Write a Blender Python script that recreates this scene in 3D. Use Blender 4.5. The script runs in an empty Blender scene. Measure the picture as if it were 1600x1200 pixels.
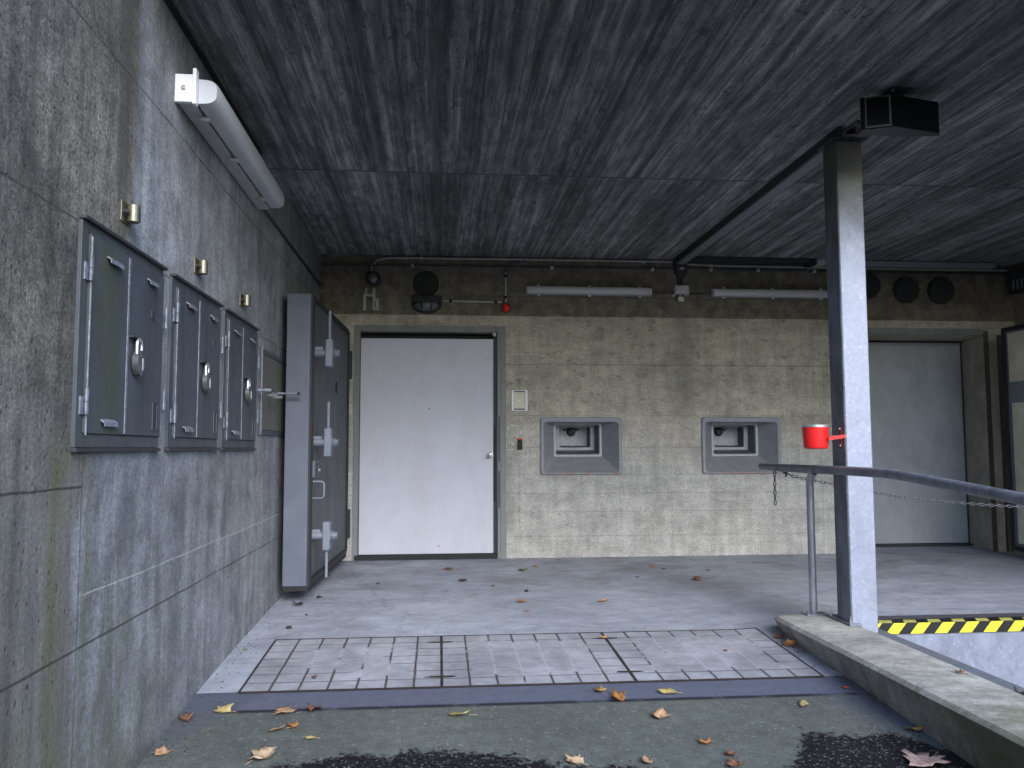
import bpy, bmesh, math, random
from mathutils import Vector, Matrix, noise as mnoise
random.seed(7)
sc = bpy.context.scene
COL = sc.collection
R = math.radians

# ------------------------------------------------------------------ camera
F_PX = 1294.0
pitch, yaw, roll = math.atan(100/F_PX), math.atan(114/F_PX), 0.0025
fwd = Vector((math.sin(yaw)*math.cos(pitch), math.cos(yaw)*math.cos(pitch), math.sin(pitch)))
rt = Vector((math.cos(yaw), -math.sin(yaw), 0)); up = rt.cross(fwd)
rt, up = rt*math.cos(roll) - up*math.sin(roll), rt*math.sin(roll) + up*math.cos(roll)
cd = bpy.data.cameras.new('camera'); cam = bpy.data.objects.new('camera', cd); COL.objects.link(cam)
cd.sensor_width = 36; cd.lens = F_PX/1600*36; cd.clip_start = 0.05; cd.clip_end = 2000
cam.matrix_world = Matrix(((rt.x, up.x, -fwd.x, 0), (rt.y, up.y, -fwd.y, 0), (rt.z, up.z, -fwd.z, 1.2), (0, 0, 0, 1)))
sc.camera = cam

# ------------------------------------------------------------------ sky and sun (overcast)
SUN_EL, SUN_AZ = R(30), R(166)          # azimuth measured clockwise from +Y; the sun stands behind the camera, to the right
w = bpy.data.worlds.new('World'); sc.world = w; w.use_nodes = True
wn = w.node_tree; bg = wn.nodes['Background']
sky = wn.nodes.new('ShaderNodeTexSky'); sky.sky_type = 'NISHITA'; sky.sun_disc = False
sky.sun_elevation = SUN_EL; sky.sun_rotation = SUN_AZ
sky.air_density = 1.0; sky.dust_density = 1.0; sky.ozone_density = 2.5
wn.links.new(sky.outputs[0], bg.inputs[0]); bg.inputs[1].default_value = 0.15
sd = bpy.data.lights.new('sun', 'SUN'); sd.energy = .7; sd.angle = R(32); sd.color = (.95, .965, 1)
so = bpy.data.objects.new('sun', sd); COL.objects.link(so)
sdir = Vector((math.sin(SUN_AZ)*math.cos(SUN_EL), math.cos(SUN_AZ)*math.cos(SUN_EL), math.sin(SUN_EL)))
so.rotation_euler = sdir.to_track_quat('Z', 'Y').to_euler()
sc.view_settings.view_transform = 'Standard'; sc.view_settings.look = 'None'
sc.view_settings.exposure = 1.95; sc.view_settings.gamma = 1
sc.cycles.max_bounces = 7; sc.cycles.diffuse_bounces = 4

# ------------------------------------------------------------------ node helpers
class NT:
    def __init__(s, name):
        s.m = bpy.data.materials.new(name); s.m.use_nodes = True; s.t = s.m.node_tree
        s.b = s.t.nodes['Principled BSDF']
        g = s.t.nodes.new('ShaderNodeNewGeometry'); s.pos = g.outputs['Position']
        x = s.t.nodes.new('ShaderNodeSeparateXYZ'); s.t.links.new(s.pos, x.inputs[0])
        s.x, s.y, s.z = x.outputs
    def put(s, sock, v):
        if v is None: return
        if hasattr(v, 'is_output') or isinstance(v, bpy.types.NodeSocket): s.t.links.new(v, sock)
        else:
            if sock.type == 'RGBA' and len(v) == 3: v = (*v, 1)
            sock.default_value = v
    def vec(s, x=0, y=0, z=0):
        n = s.t.nodes.new('ShaderNodeCombineXYZ')
        for i, v in enumerate((x, y, z)): s.put(n.inputs[i], v)
        return n.outputs[0]
    def ma(s, op, a, b=None, c=None, clamp=False):
        n = s.t.nodes.new('ShaderNodeMath'); n.operation = op; n.use_clamp = clamp
        s.put(n.inputs[0], a)
        if b is not None: s.put(n.inputs[1], b)
        if c is not None: s.put(n.inputs[2], c)
        return n.outputs[0]
    def noise(s, v, scale, detail=4, rough=.6, dist=0, out=0):
        n = s.t.nodes.new('ShaderNodeTexNoise'); s.put(n.inputs['Vector'], v)
        n.inputs['Scale'].default_value = scale; n.inputs['Detail'].default_value = min(detail, 5)
        n.inputs['Roughness'].default_value = rough; n.inputs['Distortion'].default_value = dist
        return n.outputs[out]
    def voro(s, v, scale, feat='F1', out='Distance'):
        n = s.t.nodes.new('ShaderNodeTexVoronoi'); n.feature = feat; s.put(n.inputs['Vector'], v)
        n.inputs['Scale'].default_value = scale; return n.outputs[out]
    def white(s, v):
        n = s.t.nodes.new('ShaderNodeTexWhiteNoise'); s.put(n.inputs['Vector'], v); return n.outputs['Value']
    def step(s, v, lo, hi, a=0., b=1., smooth=False):     # map lo..hi to a..b, clamped
        n = s.t.nodes.new('ShaderNodeMapRange'); n.clamp = True
        if smooth: n.interpolation_type = 'SMOOTHSTEP'
        for i, q in enumerate((v, lo, hi, a, b)): s.put(n.inputs[i], q)
        return n.outputs[0]
    def mix(s, f, a, b, mode='MIX'):
        n = s.t.nodes.new('ShaderNodeMix'); n.data_type = 'RGBA'; n.blend_type = mode
        s.put(n.inputs[0], f); s.put(n.inputs[6], a); s.put(n.inputs[7], b); return n.outputs[2]
    def mul(s, col, f):                                    # multiply colour by a scalar socket
        n = s.t.nodes.new('ShaderNodeVectorMath'); n.operation = 'SCALE'
        s.put(n.inputs[0], col); s.put(n.inputs[3], f); return n.outputs[0]
    def line(s, c, at, wid):                               # 1 on the line c == at
        d = s.ma('ABSOLUTE', s.ma('SUBTRACT', c, at))
        return s.step(d, wid*.35, wid, 1, 0)
    def mx(s, *a):
        r = a[0]
        for q in a[1:]: r = s.ma('MAXIMUM', r, q)
        return r
    def fin(s, col, rough=.85, bump=None, bs=.3, bd=.01, metal=0, spec=None):
        s.put(s.b.inputs['Base Color'], col); s.put(s.b.inputs['Roughness'], rough); s.put(s.b.inputs['Metallic'], metal)
        if spec is not None: s.b.inputs['Specular IOR Level'].default_value = spec
        if bump is not None:
            n = s.t.nodes.new('ShaderNodeBump'); n.inputs['Strength'].default_value = bs; n.inputs['Distance'].default_value = bd
            s.put(n.inputs['Height'], bump); s.t.links.new(n.outputs[0], s.b.inputs['Normal'])
        return s.m

def board_concrete(name, plane, cA, cB, rows=.33, length=2.4, seams=(), vseams=(), tone=.16, streak=.25, pits=1., kind='wall'):
    """board-formed concrete. plane 'xz' or 'yz' (walls) or 'xy' (boards along y)."""
    n = NT(name)
    if plane == 'xz': u, v = n.x, n.z
    elif plane == 'yz': u, v = n.y, n.z
    else: u, v = n.y, n.x
    P2 = n.vec(u, v)
    wob = n.ma('MULTIPLY', n.ma('SUBTRACT', n.noise(P2, 2.3, 3), .5), .012)
    vv = n.ma('ADD', v, wob)
    row = n.ma('FLOOR', n.ma('DIVIDE', vv, rows))
    off = n.ma('MULTIPLY', n.white(n.vec(row, 3.3)), length)
    cell = n.ma('FLOOR', n.ma('DIVIDE', n.ma('ADD', u, off), length))
    tn = n.white(n.vec(row, cell, 1.7))
    fr = n.ma('FRACT', n.ma('DIVIDE', vv, rows))
    edge = n.ma('MINIMUM', fr, n.ma('SUBTRACT', 1, fr))
    jn = n.step(edge, .0, .012/rows*.5, 1, 0)
    jn = n.ma('MULTIPLY', jn, n.step(n.noise(n.vec(n.ma('MULTIPLY', u, .7), n.ma('MULTIPLY', row, 3.1)), 1.6, 3), .45, .62))
    fu = n.ma('FRACT', n.ma('DIVIDE', n.ma('ADD', u, off), length))
    ej = n.ma('MULTIPLY', n.step(n.ma('MINIMUM', fu, n.ma('SUBTRACT', 1, fu)), 0, .003, 1, 0), .5)
    big = n.noise(P2, .8, 6, .62, .6)
    med = n.noise(P2, 5, 8, .72, .3)
    fine = n.noise(P2, 60, 4, .75)
    grain = n.noise(n.vec(n.ma('MULTIPLY', u, 2.2), n.ma('MULTIPLY', v, 45)), 1, 5, .7, .4)
    col = n.mix(n.step(big, .35, .65), cA, cB)
    return n, u, v, P2, tn, jn, big, med, fine, grain, col, wob

def lines_mask(n, u, v, wob, seams, P2, width=.006):
    L = None
    for z in seams:
        q = n.line(n.ma('ADD', v, wob), z, width)
        L = q if L is None else n.ma('MAXIMUM', L, q)
    br = n.step(n.noise(P2, 3.1, 4, .7), .36, .52, .35, 1)
    return n.ma('MULTIPLY', L, br)

def pit_mask(n, P2, scale, thr, size=.12):
    c = n.voro(P2, scale, out='Color'); d = n.voro(P2, scale)
    s = n.t.nodes.new('ShaderNodeSeparateColor'); n.put(s.inputs[0], c)
    return n.ma('MULTIPLY', n.step(d, size*.6, size, 1, 0), n.step(s.outputs[0], thr, thr+.05))

# ---- rear wall
def m_rear():
    n, u, v, P2, tn, jn, big, med, fine, grain, col, wob = board_concrete('rear_wall_concrete', 'xz', (.47, .43, .34), (.385, .355, .285), rows=.31, length=2.7)
    med = n.noise(P2, 7, 7, .75, .3)
    lowv = n.ma('ADD', v, n.ma('MULTIPLY', n.noise(P2, 2.4, 6, .75), .9))
    col = n.mix(n.step(lowv, 2.0, 1.45), col, (.45, .435, .40))        # greyer boards low on the wall
    patch = n.noise(n.vec(n.ma('MULTIPLY', u, 1.1), n.ma('MULTIPLY', v, 2.6)), 1.5, 6, .72, .6)
    col = n.mul(col, n.step(patch, .36, .64, .84, 1.12))
    brown_shade = n.step(n.ma('ADD', v, n.ma('MULTIPLY', wob, 1.5)), 2.662, 2.676)       # browner boards above the joint, with the shade under the ceiling painted in
    col = n.mix(n.ma('MULTIPLY', brown_shade, .86), col, n.mix(n.step(med, .4, .6), (.075, .066, .046), (.135, .118, .085)))
    col = n.mul(col, n.step(tn, 0, 1, .95, 1.05))
    col = n.mul(col, n.step(med, .36, .64, .85, 1.14))
    st = n.noise(n.vec(n.ma('MULTIPLY', u, 9), n.ma('MULTIPLY', v, 1.2)), 1, 5, .7, .2)
    col = n.mul(col, n.step(st, .38, .62, .88, 1.08))
    col = n.mul(col, n.step(fine, .38, .62, .74, 1.22))
    stain = n.ma('MULTIPLY', n.step(n.noise(n.vec(n.ma('MULTIPLY', u, 4), n.ma('MULTIPLY', v, 6)), 1.6, 6, .8), .55, .64), n.step(v, 1.2, 1.9, .15, .6))
    col = n.mix(stain, col, (.15, .125, .08))
    tr = n.ma('MULTIPLY', n.step(n.ma('ABSOLUTE', n.ma('SUBTRACT', n.ma('ADD', u, n.ma('MULTIPLY', patch, .3)), 2.9)), .02, .2, 1, 0), n.step(v, 1.3, 1.8))
    col = n.mix(n.ma('MULTIPLY', tr, .5), col, (.17, .165, .145))
    dz = n.ma('MULTIPLY', n.step(n.ma('ABSOLUTE', n.ma('SUBTRACT', n.ma('ADD', u, n.ma('MULTIPLY', med, .05)), .80)), .03, .07, 1, 0), n.step(n.ma('ABSOLUTE', n.ma('SUBTRACT', v, .75)), .3, .5, 1, 0))
    col = n.mix(n.ma('MULTIPLY', dz, .4), col, (.16, .15, .13))
    wh = n.ma('MULTIPLY', n.step(n.noise(n.vec(n.ma('MULTIPLY', u, 8), n.ma('MULTIPLY', v, 14)), 1, 5, .75), .57, .68), .4)
    col = n.mix(n.ma('MULTIPLY', wh, n.step(v, 2.6, 2.5)), col, (.58, .57, .54))
    sm = n.mx(lines_mask(n, u, v, wob, (2.885, 2.668, 2.125), P2, .005), n.ma('MULTIPLY', lines_mask(n, u, v, wob, (1.555, 1.205, .905, .70, .50, .235), P2, .0045), .5))
    vs = n.ma('MULTIPLY', n.mx(n.line(u, .885, .006), n.line(u, 4.33, .005)), .3)
    hole = pit_mask(n, P2, 2.2, .72, .035)
    pt = pit_mask(n, P2, 17, .68, .13)
    crust = n.step(n.noise(n.vec(n.ma('MULTIPLY', u, 2.5), n.ma('MULTIPLY', v, 16)), 2.2, 5, .8), .63, .67)
    dk = n.mx(sm, vs, n.ma('MULTIPLY', pt, .7), n.ma('MULTIPLY', hole, .8), n.ma('MULTIPLY', crust, .4))
    col = n.mix(n.ma('MULTIPLY', dk, .75), col, (.05, .043, .03))
    return n.fin(col, .9, n.ma('SUBTRACT', n.ma('ADD', n.ma('MULTIPLY', med, .5), n.ma('MULTIPLY', fine, .3)), n.ma('MULTIPLY', pt, .7)), .5, .006)

# ---- left wall
def m_left():
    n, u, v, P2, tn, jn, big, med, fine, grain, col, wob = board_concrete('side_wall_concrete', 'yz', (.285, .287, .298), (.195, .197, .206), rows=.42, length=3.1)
    st = n.noise(n.vec(n.ma('MULTIPLY', u, 6), n.ma('MULTIPLY', v, .55)), 1, 7, .72, .25)
    col = n.mul(col, n.step(tn, 0, 1, .93, 1.06))
    col = n.mul(col, n.step(st, .38, .62, .76, 1.18))
    col = n.mul(col, n.step(n.noise(n.vec(u, v), 38, 5, .8), .38, .62, .78, 1.2))
    col = n.mul(col, n.step(med, .36, .64, .74, 1.22))
    blk = n.step(n.noise(n.vec(n.ma('MULTIPLY', u, 1.6), n.ma('MULTIPLY', v, 1.1)), 1.5, 6, .7, .4), .54, .66)
    col = n.mix(n.ma('MULTIPLY', blk, .5), col, (.08, .081, .086))
    lime = n.step(n.noise(n.vec(n.ma('MULTIPLY', u, 9), n.ma('MULTIPLY', v, 1.1)), 1, 6, .7), .58, .74)
    col = n.mix(n.ma('MULTIPLY', lime, .45), col, (.34, .345, .37))
    # weathered part, rained on in front of the canopy
    yy = n.ma('ADD', u, n.ma('MULTIPLY', n.ma('SUBTRACT', n.noise(n.vec(u, v), 5, 5, .7), .5), .14))
    bnd = n.step(v, .9, 2.3, 3.12, 3.575)
    wz = n.step(n.ma('SUBTRACT', yy, bnd), -.015, .045, 1, 0)
    wz_soft = n.ma('MULTIPLY', wz, n.step(v, -.1, .5, .75, 1))
    wcol = n.mix(n.step(big, .38, .62), (.205, .182, .148), (.08, .072, .058))
    st2 = n.noise(n.vec(n.ma('MULTIPLY', u, 11), n.ma('MULTIPLY', v, .9)), 1, 8, .75, .2)
    wcol = n.mul(wcol, n.step(st2, .38, .62, .68, 1.28))
    wcol = n.mul(wcol, n.step(n.noise(n.vec(u, n.ma('MULTIPLY', v, .8)), 11, 5, .8, .2), .38, .62, n.step(v, .9, 1.8, .8, .62), n.step(v, .9, 1.8, 1.16, 1.35)))
    wcol = n.mul(wcol, n.step(n.noise(n.vec(u, v), 75, 3, .8), .36, .64, .62, 1.35))
    lowc = n.step(n.ma('ADD', v, n.ma('MULTIPLY', n.ma('SUBTRACT', big, .5), 1.4)), 1.5, .9)
    wcol = n.mix(n.ma('MULTIPLY', lowc, .6), wcol, n.mul((.165, .158, .155), n.step(st2, .36, .64, .75, 1.2)))
    col = n.mix(wz_soft, col, wcol)
    # dark run next to the boundary, high on the wall
    run = n.ma('MULTIPLY', n.ma('MULTIPLY', n.step(n.ma('ABSOLUTE', n.ma('SUBTRACT', yy, 3.46)), .03, .13, 1, 0), n.step(v, 1.8, 2.4)), wz)
    col = n.mix(n.ma('MULTIPLY', run, .8), col, (.06, .055, .045))
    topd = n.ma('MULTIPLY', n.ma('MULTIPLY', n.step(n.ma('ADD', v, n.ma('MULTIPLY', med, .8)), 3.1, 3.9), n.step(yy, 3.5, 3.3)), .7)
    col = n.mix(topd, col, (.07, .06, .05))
    # moss
    g1 = n.ma('MULTIPLY', n.step(n.ma('ABSOLUTE', n.ma('SUBTRACT', yy, 2.97)), .03, .13, 1, 0), n.step(v, 1.3, 1.15))
    g4 = n.ma('MULTIPLY', n.step(n.ma('ABSOLUTE', n.ma('SUBTRACT', yy, 3.22)), .01, .06, 1, 0), n.step(v, 1.2, 1.15))
    g2 = n.ma('MULTIPLY', n.step(n.ma('ADD', v, n.ma('MULTIPLY', n.ma('SUBTRACT', st, .5), 2.2)), .75, .05), n.step(yy, 4.5, 3.6))
    g3 = n.ma('MULTIPLY', n.step(n.ma('ABSOLUTE', n.ma('SUBTRACT', yy, 3.72)), .02, .09, 1, 0), n.step(v, .5, .2))
    gm = n.ma('MULTIPLY', n.mx(g1, g2, g3, g4), n.step(n.noise(n.vec(n.ma('MULTIPLY', u, 12), n.ma('MULTIPLY', v, 3)), 1, 7, .75), .36, .62))
    col = n.mix(n.ma('MULTIPLY', gm, .62), col, (.11, .118, .04))
    wetfoot = n.ma('MULTIPLY', n.step(n.ma('ADD', v, n.ma('MULTIPLY', med, .12)), .02, -.12), n.step(yy, 5.2, 4.2))
    col = n.mix(n.ma('MULTIPLY', wetfoot, .5), col, (.05, .055, .035))
    # leftmost vertical brown runs
    rn = n.ma('MULTIPLY', n.step(n.ma('ABSOLUTE', n.ma('SUBTRACT', n.ma('ADD', u, n.ma('MULTIPLY', med, .05)), 2.72)), .005, .03, 1, 0), n.step(n.noise(P2, 2, 3), .4, .6))
    col = n.mix(n.ma('MULTIPLY', rn, .6), col, (.07, .06, .045))
    col = n.mul(col, n.step(fine, .36, .64, .80, 1.2))
    sm = lines_mask(n, u, v, wob, (.48, 2.02, 2.765), P2, .0065)
    sm2 = n.ma('MULTIPLY', n.line(v, 2.96, .02), n.step(u, 5.6, 5.7))
    sm = n.mx(sm, n.ma('MULTIPLY', n.line(n.ma('ADD', v, n.ma('MULTIPLY', wob, 1.5)), 1.065, .007), n.step(u, 3.18, 3.17)))
    vs = n.ma('MULTIPLY', n.line(n.ma('ADD', u, wob), 3.17, .008), n.step(v, 1.15, 1.2, 1, 0))
    wl = n.ma('MULTIPLY', n.line(n.ma('ADD', v, n.ma('MULTIPLY', wob, 2)), .665, .005), n.step(u, 3.15, 3.25))
    col = n.mix(n.ma('MULTIPLY', n.ma('MULTIPLY', wl, n.step(fine, .4, .55, .3, 1)), .7), col, (.55, .55, .53))
    pt = n.ma('MULTIPLY', pit_mask(n, n.vec(n.ma('MULTIPLY', u, 1.4), v), 24, .5, .24), n.step(wz, 0, 1, .25, 1))
    pt2 = n.ma('MULTIPLY', pit_mask(n, n.vec(n.ma('MULTIPLY', u, 1.3), v), 12, .66, .13), n.step(wz, 0, 1, .5, 1))
    dk = n.mx(sm, sm2, n.ma('MULTIPLY', vs, .6), n.ma('MULTIPLY', pt, .75), n.ma('MULTIPLY', pt2, .85))
    col = n.mix(n.ma('MULTIPLY', dk, .85), col, (.03, .027, .022))
    h = n.ma('SUBTRACT', n.ma('ADD', n.ma('MULTIPLY', fine, .4), n.ma('MULTIPLY', n.noise(P2, 30, 4, .8), .7)), n.ma('MULTIPLY', n.mx(pt, pt2), 1.1))
    return n.fin(col, n.step(gm, 0, 1, .85, .7), h, .6, .007)

# ---- ceiling
def m_ceil():
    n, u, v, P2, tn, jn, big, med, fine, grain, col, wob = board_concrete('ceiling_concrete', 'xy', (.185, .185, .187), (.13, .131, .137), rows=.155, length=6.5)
    col = n.mul(col, n.step(tn, 0, 1, .88, 1.15))
    sect = n.step(u, 6.30, 6.32, 0, 7)
    t2 = n.white(n.vec(n.ma('FLOOR', n.ma('DIVIDE', n.ma('ADD', v, n.ma('MULTIPLY', sect, .05)), .55)), sect, 9.1))
    col = n.mul(col, n.step(t2, 0, 1, .82, 1.2))
    def run(a, b, o=0): return n.noise(n.vec(n.ma('MULTIPLY', u, a), n.ma('ADD', n.ma('MULTIPLY', v, b), n.ma('ADD', sect, o))), 1, 5, .72, .35)
    s1 = run(.22, 7); s2 = run(.6, 26, 3); s3 = run(3.2, 13, 5)
    col = n.mul(col, n.step(s1, .40, .60, .62, 1.42))
    col = n.mul(col, n.step(s2, .44, .56, .72, 1.3))
    col = n.mul(col, n.step(s3, .45, .55, .78, 1.2))
    col = n.mul(col, n.step(fine, .38, .62, .78, 1.22))
    scab = n.ma('MULTIPLY', n.step(n.noise(n.vec(n.ma('MULTIPLY', u, 7), n.ma('MULTIPLY', v, 19)), 1, 4, .7, .8), .58, .62), n.step(n.noise(n.vec(n.ma('MULTIPLY', u, .35), n.ma('MULTIPLY', v, 1.7)), 1, 3), .5, .56))
    lt = n.ma('MULTIPLY', n.step(run(1.2, 34, 8), .56, .66), n.step(n.noise(n.vec(n.ma('MULTIPLY', u, .3), n.ma('MULTIPLY', v, 1.3)), 1.3, 3), .48, .58))
    col = n.mix(n.ma('MULTIPLY', lt, .75), col, (.36, .355, .345))
    cross = n.ma('MULTIPLY', n.line(n.ma('ADD', u, n.ma('MULTIPLY', wob, 2.5)), 6.31, .022), .7)
    wv = n.ma('ADD', v, n.ma('MULTIPLY', n.ma('SUBTRACT', s3, .5), .07))
    heavy = n.mx(*[n.ma('MULTIPLY', n.line(wv, q, ww), kk) for q, ww, kk in ((-.02, .055, .8), (-.42, .045, .7), (-.86, .02, .5), (-.24, .012, .8), (.55, .012, .5), (1.1, .02, .8), (1.62, .03, .5), (2.2, .02, .6), (3.1, .03, .6), (4.2, .03, .7))])
    heavy = n.ma('MULTIPLY', heavy, n.step(s2, .40, .56, .3, 1))
    dk = n.mx(n.ma('MULTIPLY', jn, .9), cross, heavy, n.ma('MULTIPLY', scab, .75))
    col = n.mix(n.ma('MULTIPLY', dk, .85), col, (.03, .03, .032))
    return n.fin(col, .9, n.ma('ADD', n.ma('MULTIPLY', s2, .8), n.ma('ADD', n.ma('MULTIPLY', s3, .5), n.ma('MULTIPLY', fine, .2))), .5, .01)

# ---- floors
def m_apron():
    n = NT('apron_concrete'); P2 = n.vec(n.x, n.y)
    big = n.noise(P2, .9, 7, .65, .7); med = n.noise(P2, 6, 8, .72, .3); fine = n.noise(P2, 130, 3, .7)
    col = n.mix(n.step(big, .36, .64), (.36, .385, .44), (.275, .295, .345))
    swp = n.noise(n.vec(n.ma('MULTIPLY', n.x, 1.5), n.ma('MULTIPLY', n.y, 2.6)), 1, 5, .78, .6)
    col = n.mul(col, n.step(swp, .37, .63, .84, 1.12))
    col = n.mul(col, n.step(med, .37, .63, .86, 1.12))
    col = n.mul(col, n.step(fine, .38, .62, .80, 1.18))
    dusty = n.step(n.noise(n.vec(n.x, n.ma('MULTIPLY', n.y, 1.8)), 4, 5, .85, .3), .52, .66)
    near = n.ma('MULTIPLY', n.step(n.y, 7.6, 6.4), dusty)
    col = n.mix(n.ma('MULTIPLY', near, .4), col, (.52, .525, .55))
    scr = n.ma('MULTIPLY', n.step(n.noise(n.vec(n.ma('MULTIPLY', n.x, 2.2), n.ma('ADD', n.ma('MULTIPLY', n.y, 30), n.ma('MULTIPLY', n.x, 9))), 1, 4, .7), .67, .7), n.step(big, .5, .56))
    col = n.mix(n.ma('MULTIPLY', scr, .4), col, (.55, .55, .56))
    damp = n.ma('MULTIPLY', n.step(n.noise(P2, 1.5, 6, .7, .3), .53, .62), n.step(n.y, 6.6, 7.3))
    col = n.mix(n.ma('MULTIPLY', damp, .45), col, (.13, .13, .135))
    # damp run between apron and dock, and along the kerb end
    dr = n.step(n.ma('ABSOLUTE', n.ma('SUBTRACT', n.ma('ADD', n.ma('MULTIPLY', n.ma('SUBTRACT', n.y, 6), .33), n.ma('MULTIPLY', med, .5)), n.ma('SUBTRACT', 3.0, n.x))), .05, .35, 1, 0)
    col = n.mix(n.ma('MULTIPLY', dr, .35), col, (.14, .135, .12))
    crk = n.ma('MULTIPLY', n.step(n.voro(n.vec(n.ma('ADD', n.x, n.ma('MULTIPLY', med, .3)), n.ma('ADD', n.y, n.ma('MULTIPLY', big, .5))), .45, 'DISTANCE_TO_EDGE'), 0, .004, 1, 0), .35)
    spk = n.mx(pit_mask(n, P2, 24, .82, .12), n.ma('MULTIPLY', pit_mask(n, P2, 3.1, .6, .03), 1.3))
    col = n.mix(n.mx(crk, n.ma('MULTIPLY', spk, .5)), col, (.05, .05, .05))
    return n.fin(col, n.step(med, .3, .7, .55, .85), n.ma('ADD', n.ma('MULTIPLY', med, .5), n.ma('MULTIPLY', fine, .4)), .35, .003)

def m_asphalt():
    n = NT('asphalt'); P2 = n.vec(n.x, n.y)
    big = n.noise(P2, 1.4, 6, .65, .5); grit = n.noise(P2, 150, 3, .75); med = n.noise(P2, 14, 7, .75)
    col = n.mix(n.step(big, .35, .65), (.108, .12, .105), (.08, .09, .082))
    moss = n.step(n.noise(P2, 2.1, 6, .7), .52, .66)
    col = n.mix(n.ma('MULTIPLY', moss, .3), col, (.085, .10, .07))
    col = n.mul(col, n.step(grit, .36, .64, .6, 1.4)); col = n.mul(col, n.step(med, .36, .64, .78, 1.2))
    c = n.voro(P2, 85, out='Color'); s_ = n.t.nodes.new('ShaderNodeSeparateColor'); n.put(s_.inputs[0], c)
    ston = n.ma('MULTIPLY', n.step(n.voro(P2, 85), .12, n.ma('MULTIPLY', s_.outputs[1], .42), 1, 0), n.step(s_.outputs[0], .86, 1.0))
    col = n.mix(n.ma('MULTIPLY', ston, .45), col, (.30, .30, .30))
    pores = n.step(n.noise(P2, 60, 4, .7), .56, .66)
    col = n.mix(n.ma('MULTIPLY', pores, .55), col, (.03, .033, .034))
    # smooth bluish bitumen strip along the trench
    sy = n.ma('ADD', n.y, n.ma('MULTIPLY', n.ma('SUBTRACT', med, .5), .012))
    strip = n.step(sy, 4.425, 4.43)
    ex = n.ma('MULTIPLY', n.step(n.ma('ADD', n.ma('ADD', n.x, 1.3), n.ma('MULTIPLY', n.ma('SUBTRACT', 4.6, n.y), .45)), .3, .36, 1, 0), n.step(n.y, 3.6, 4.1))
    scol = n.mix(n.step(med, .3, .7), (.082, .09, .13), (.115, .124, .17))
    scol = n.mul(scol, n.step(grit, .3, .7, .8, 1.2))
    col = n.mix(strip, col, scol)
    col = n.mix(n.ma('MULTIPLY', ex, .55), col, (.075, .085, .11))
    bl = n.ma('MULTIPLY', n.step(n.ma('ADD', n.ma('ABSOLUTE', n.ma('SUBTRACT', n.x, n.ma('MULTIPLY_ADD', n.y, -.35, 3.75))), n.ma('MULTIPLY', big, .25)), .12, .34, 1, 0), n.step(n.y, 4.6, 4.4))
    col = n.mix(n.ma('MULTIPLY', bl, .6), col, (.08, .095, .16))
    # seam crack
    ck = n.ma('MULTIPLY', n.line(sy, 4.424, .03), n.step(n.x, -1.1, -1.0)); ck = n.ma('MULTIPLY', ck, n.step(n.x, 2.28, 2.26))
    ck = n.ma('MULTIPLY', ck, n.step(n.noise(n.vec(n.x, 0), 3, 4), .4, .48, .3, 1))
    col = n.mix(ck, col, (.012, .013, .022))
    # wet worn asphalt
    wv = n.ma('ADD', n.y, n.ma('MULTIPLY', n.ma('SUBTRACT', n.noise(n.vec(n.x, n.ma('MULTIPLY', n.y, .4)), 1.1, 7, .6, .3), .5), .75))
    wv = n.ma('ADD', wv, n.ma('MULTIPLY', n.ma('SUBTRACT', n.noise(P2, 22, 5, .75), .5), .38))
    lim = n.mx(n.step(n.ma('ABSOLUTE', n.ma('SUBTRACT', n.x, 1.95)), .2, .85, 3.98, 3.0), n.step(n.ma('ABSOLUTE', n.ma('SUBTRACT', n.x, -.1)), .2, 1.1, 3.90, 3.5), n.step(n.x, 2.2, 2.4, 3.0, 3.9))
    lim = n.ma('MULTIPLY_ADD', n.step(n.ma('ABSOLUTE', n.ma('SUBTRACT', n.x, .8)), .1, .5, 1, 0), -.02, lim)
    wet = n.step(n.ma('SUBTRACT', wv, lim), -.015, .02, 1, 0)
    wet = n.ma('MULTIPLY', wet, n.step(n.x, -.85, -.65))
    s2 = n.voro(P2, 60, out='Color'); s2s = n.t.nodes.new('ShaderNodeSeparateColor'); n.put(s2s.inputs[0], s2)
    wc = n.mix(n.ma('MULTIPLY', n.step(n.voro(P2, 60), .22, .45, 1, 0), n.step(s2s.outputs[0], .3, 1)), (.005, .005, .006), (.17, .165, .15))
    col = n.mix(wet, col, wc)
    h = n.ma('ADD', n.ma('MULTIPLY', grit, .5), n.ma('MULTIPLY', n.ma('MULTIPLY', n.voro(P2, 60), wet), -1.6))
    return n.fin(col, n.step(wet, 0, 1, .85, .5), h, .55, .004)

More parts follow.
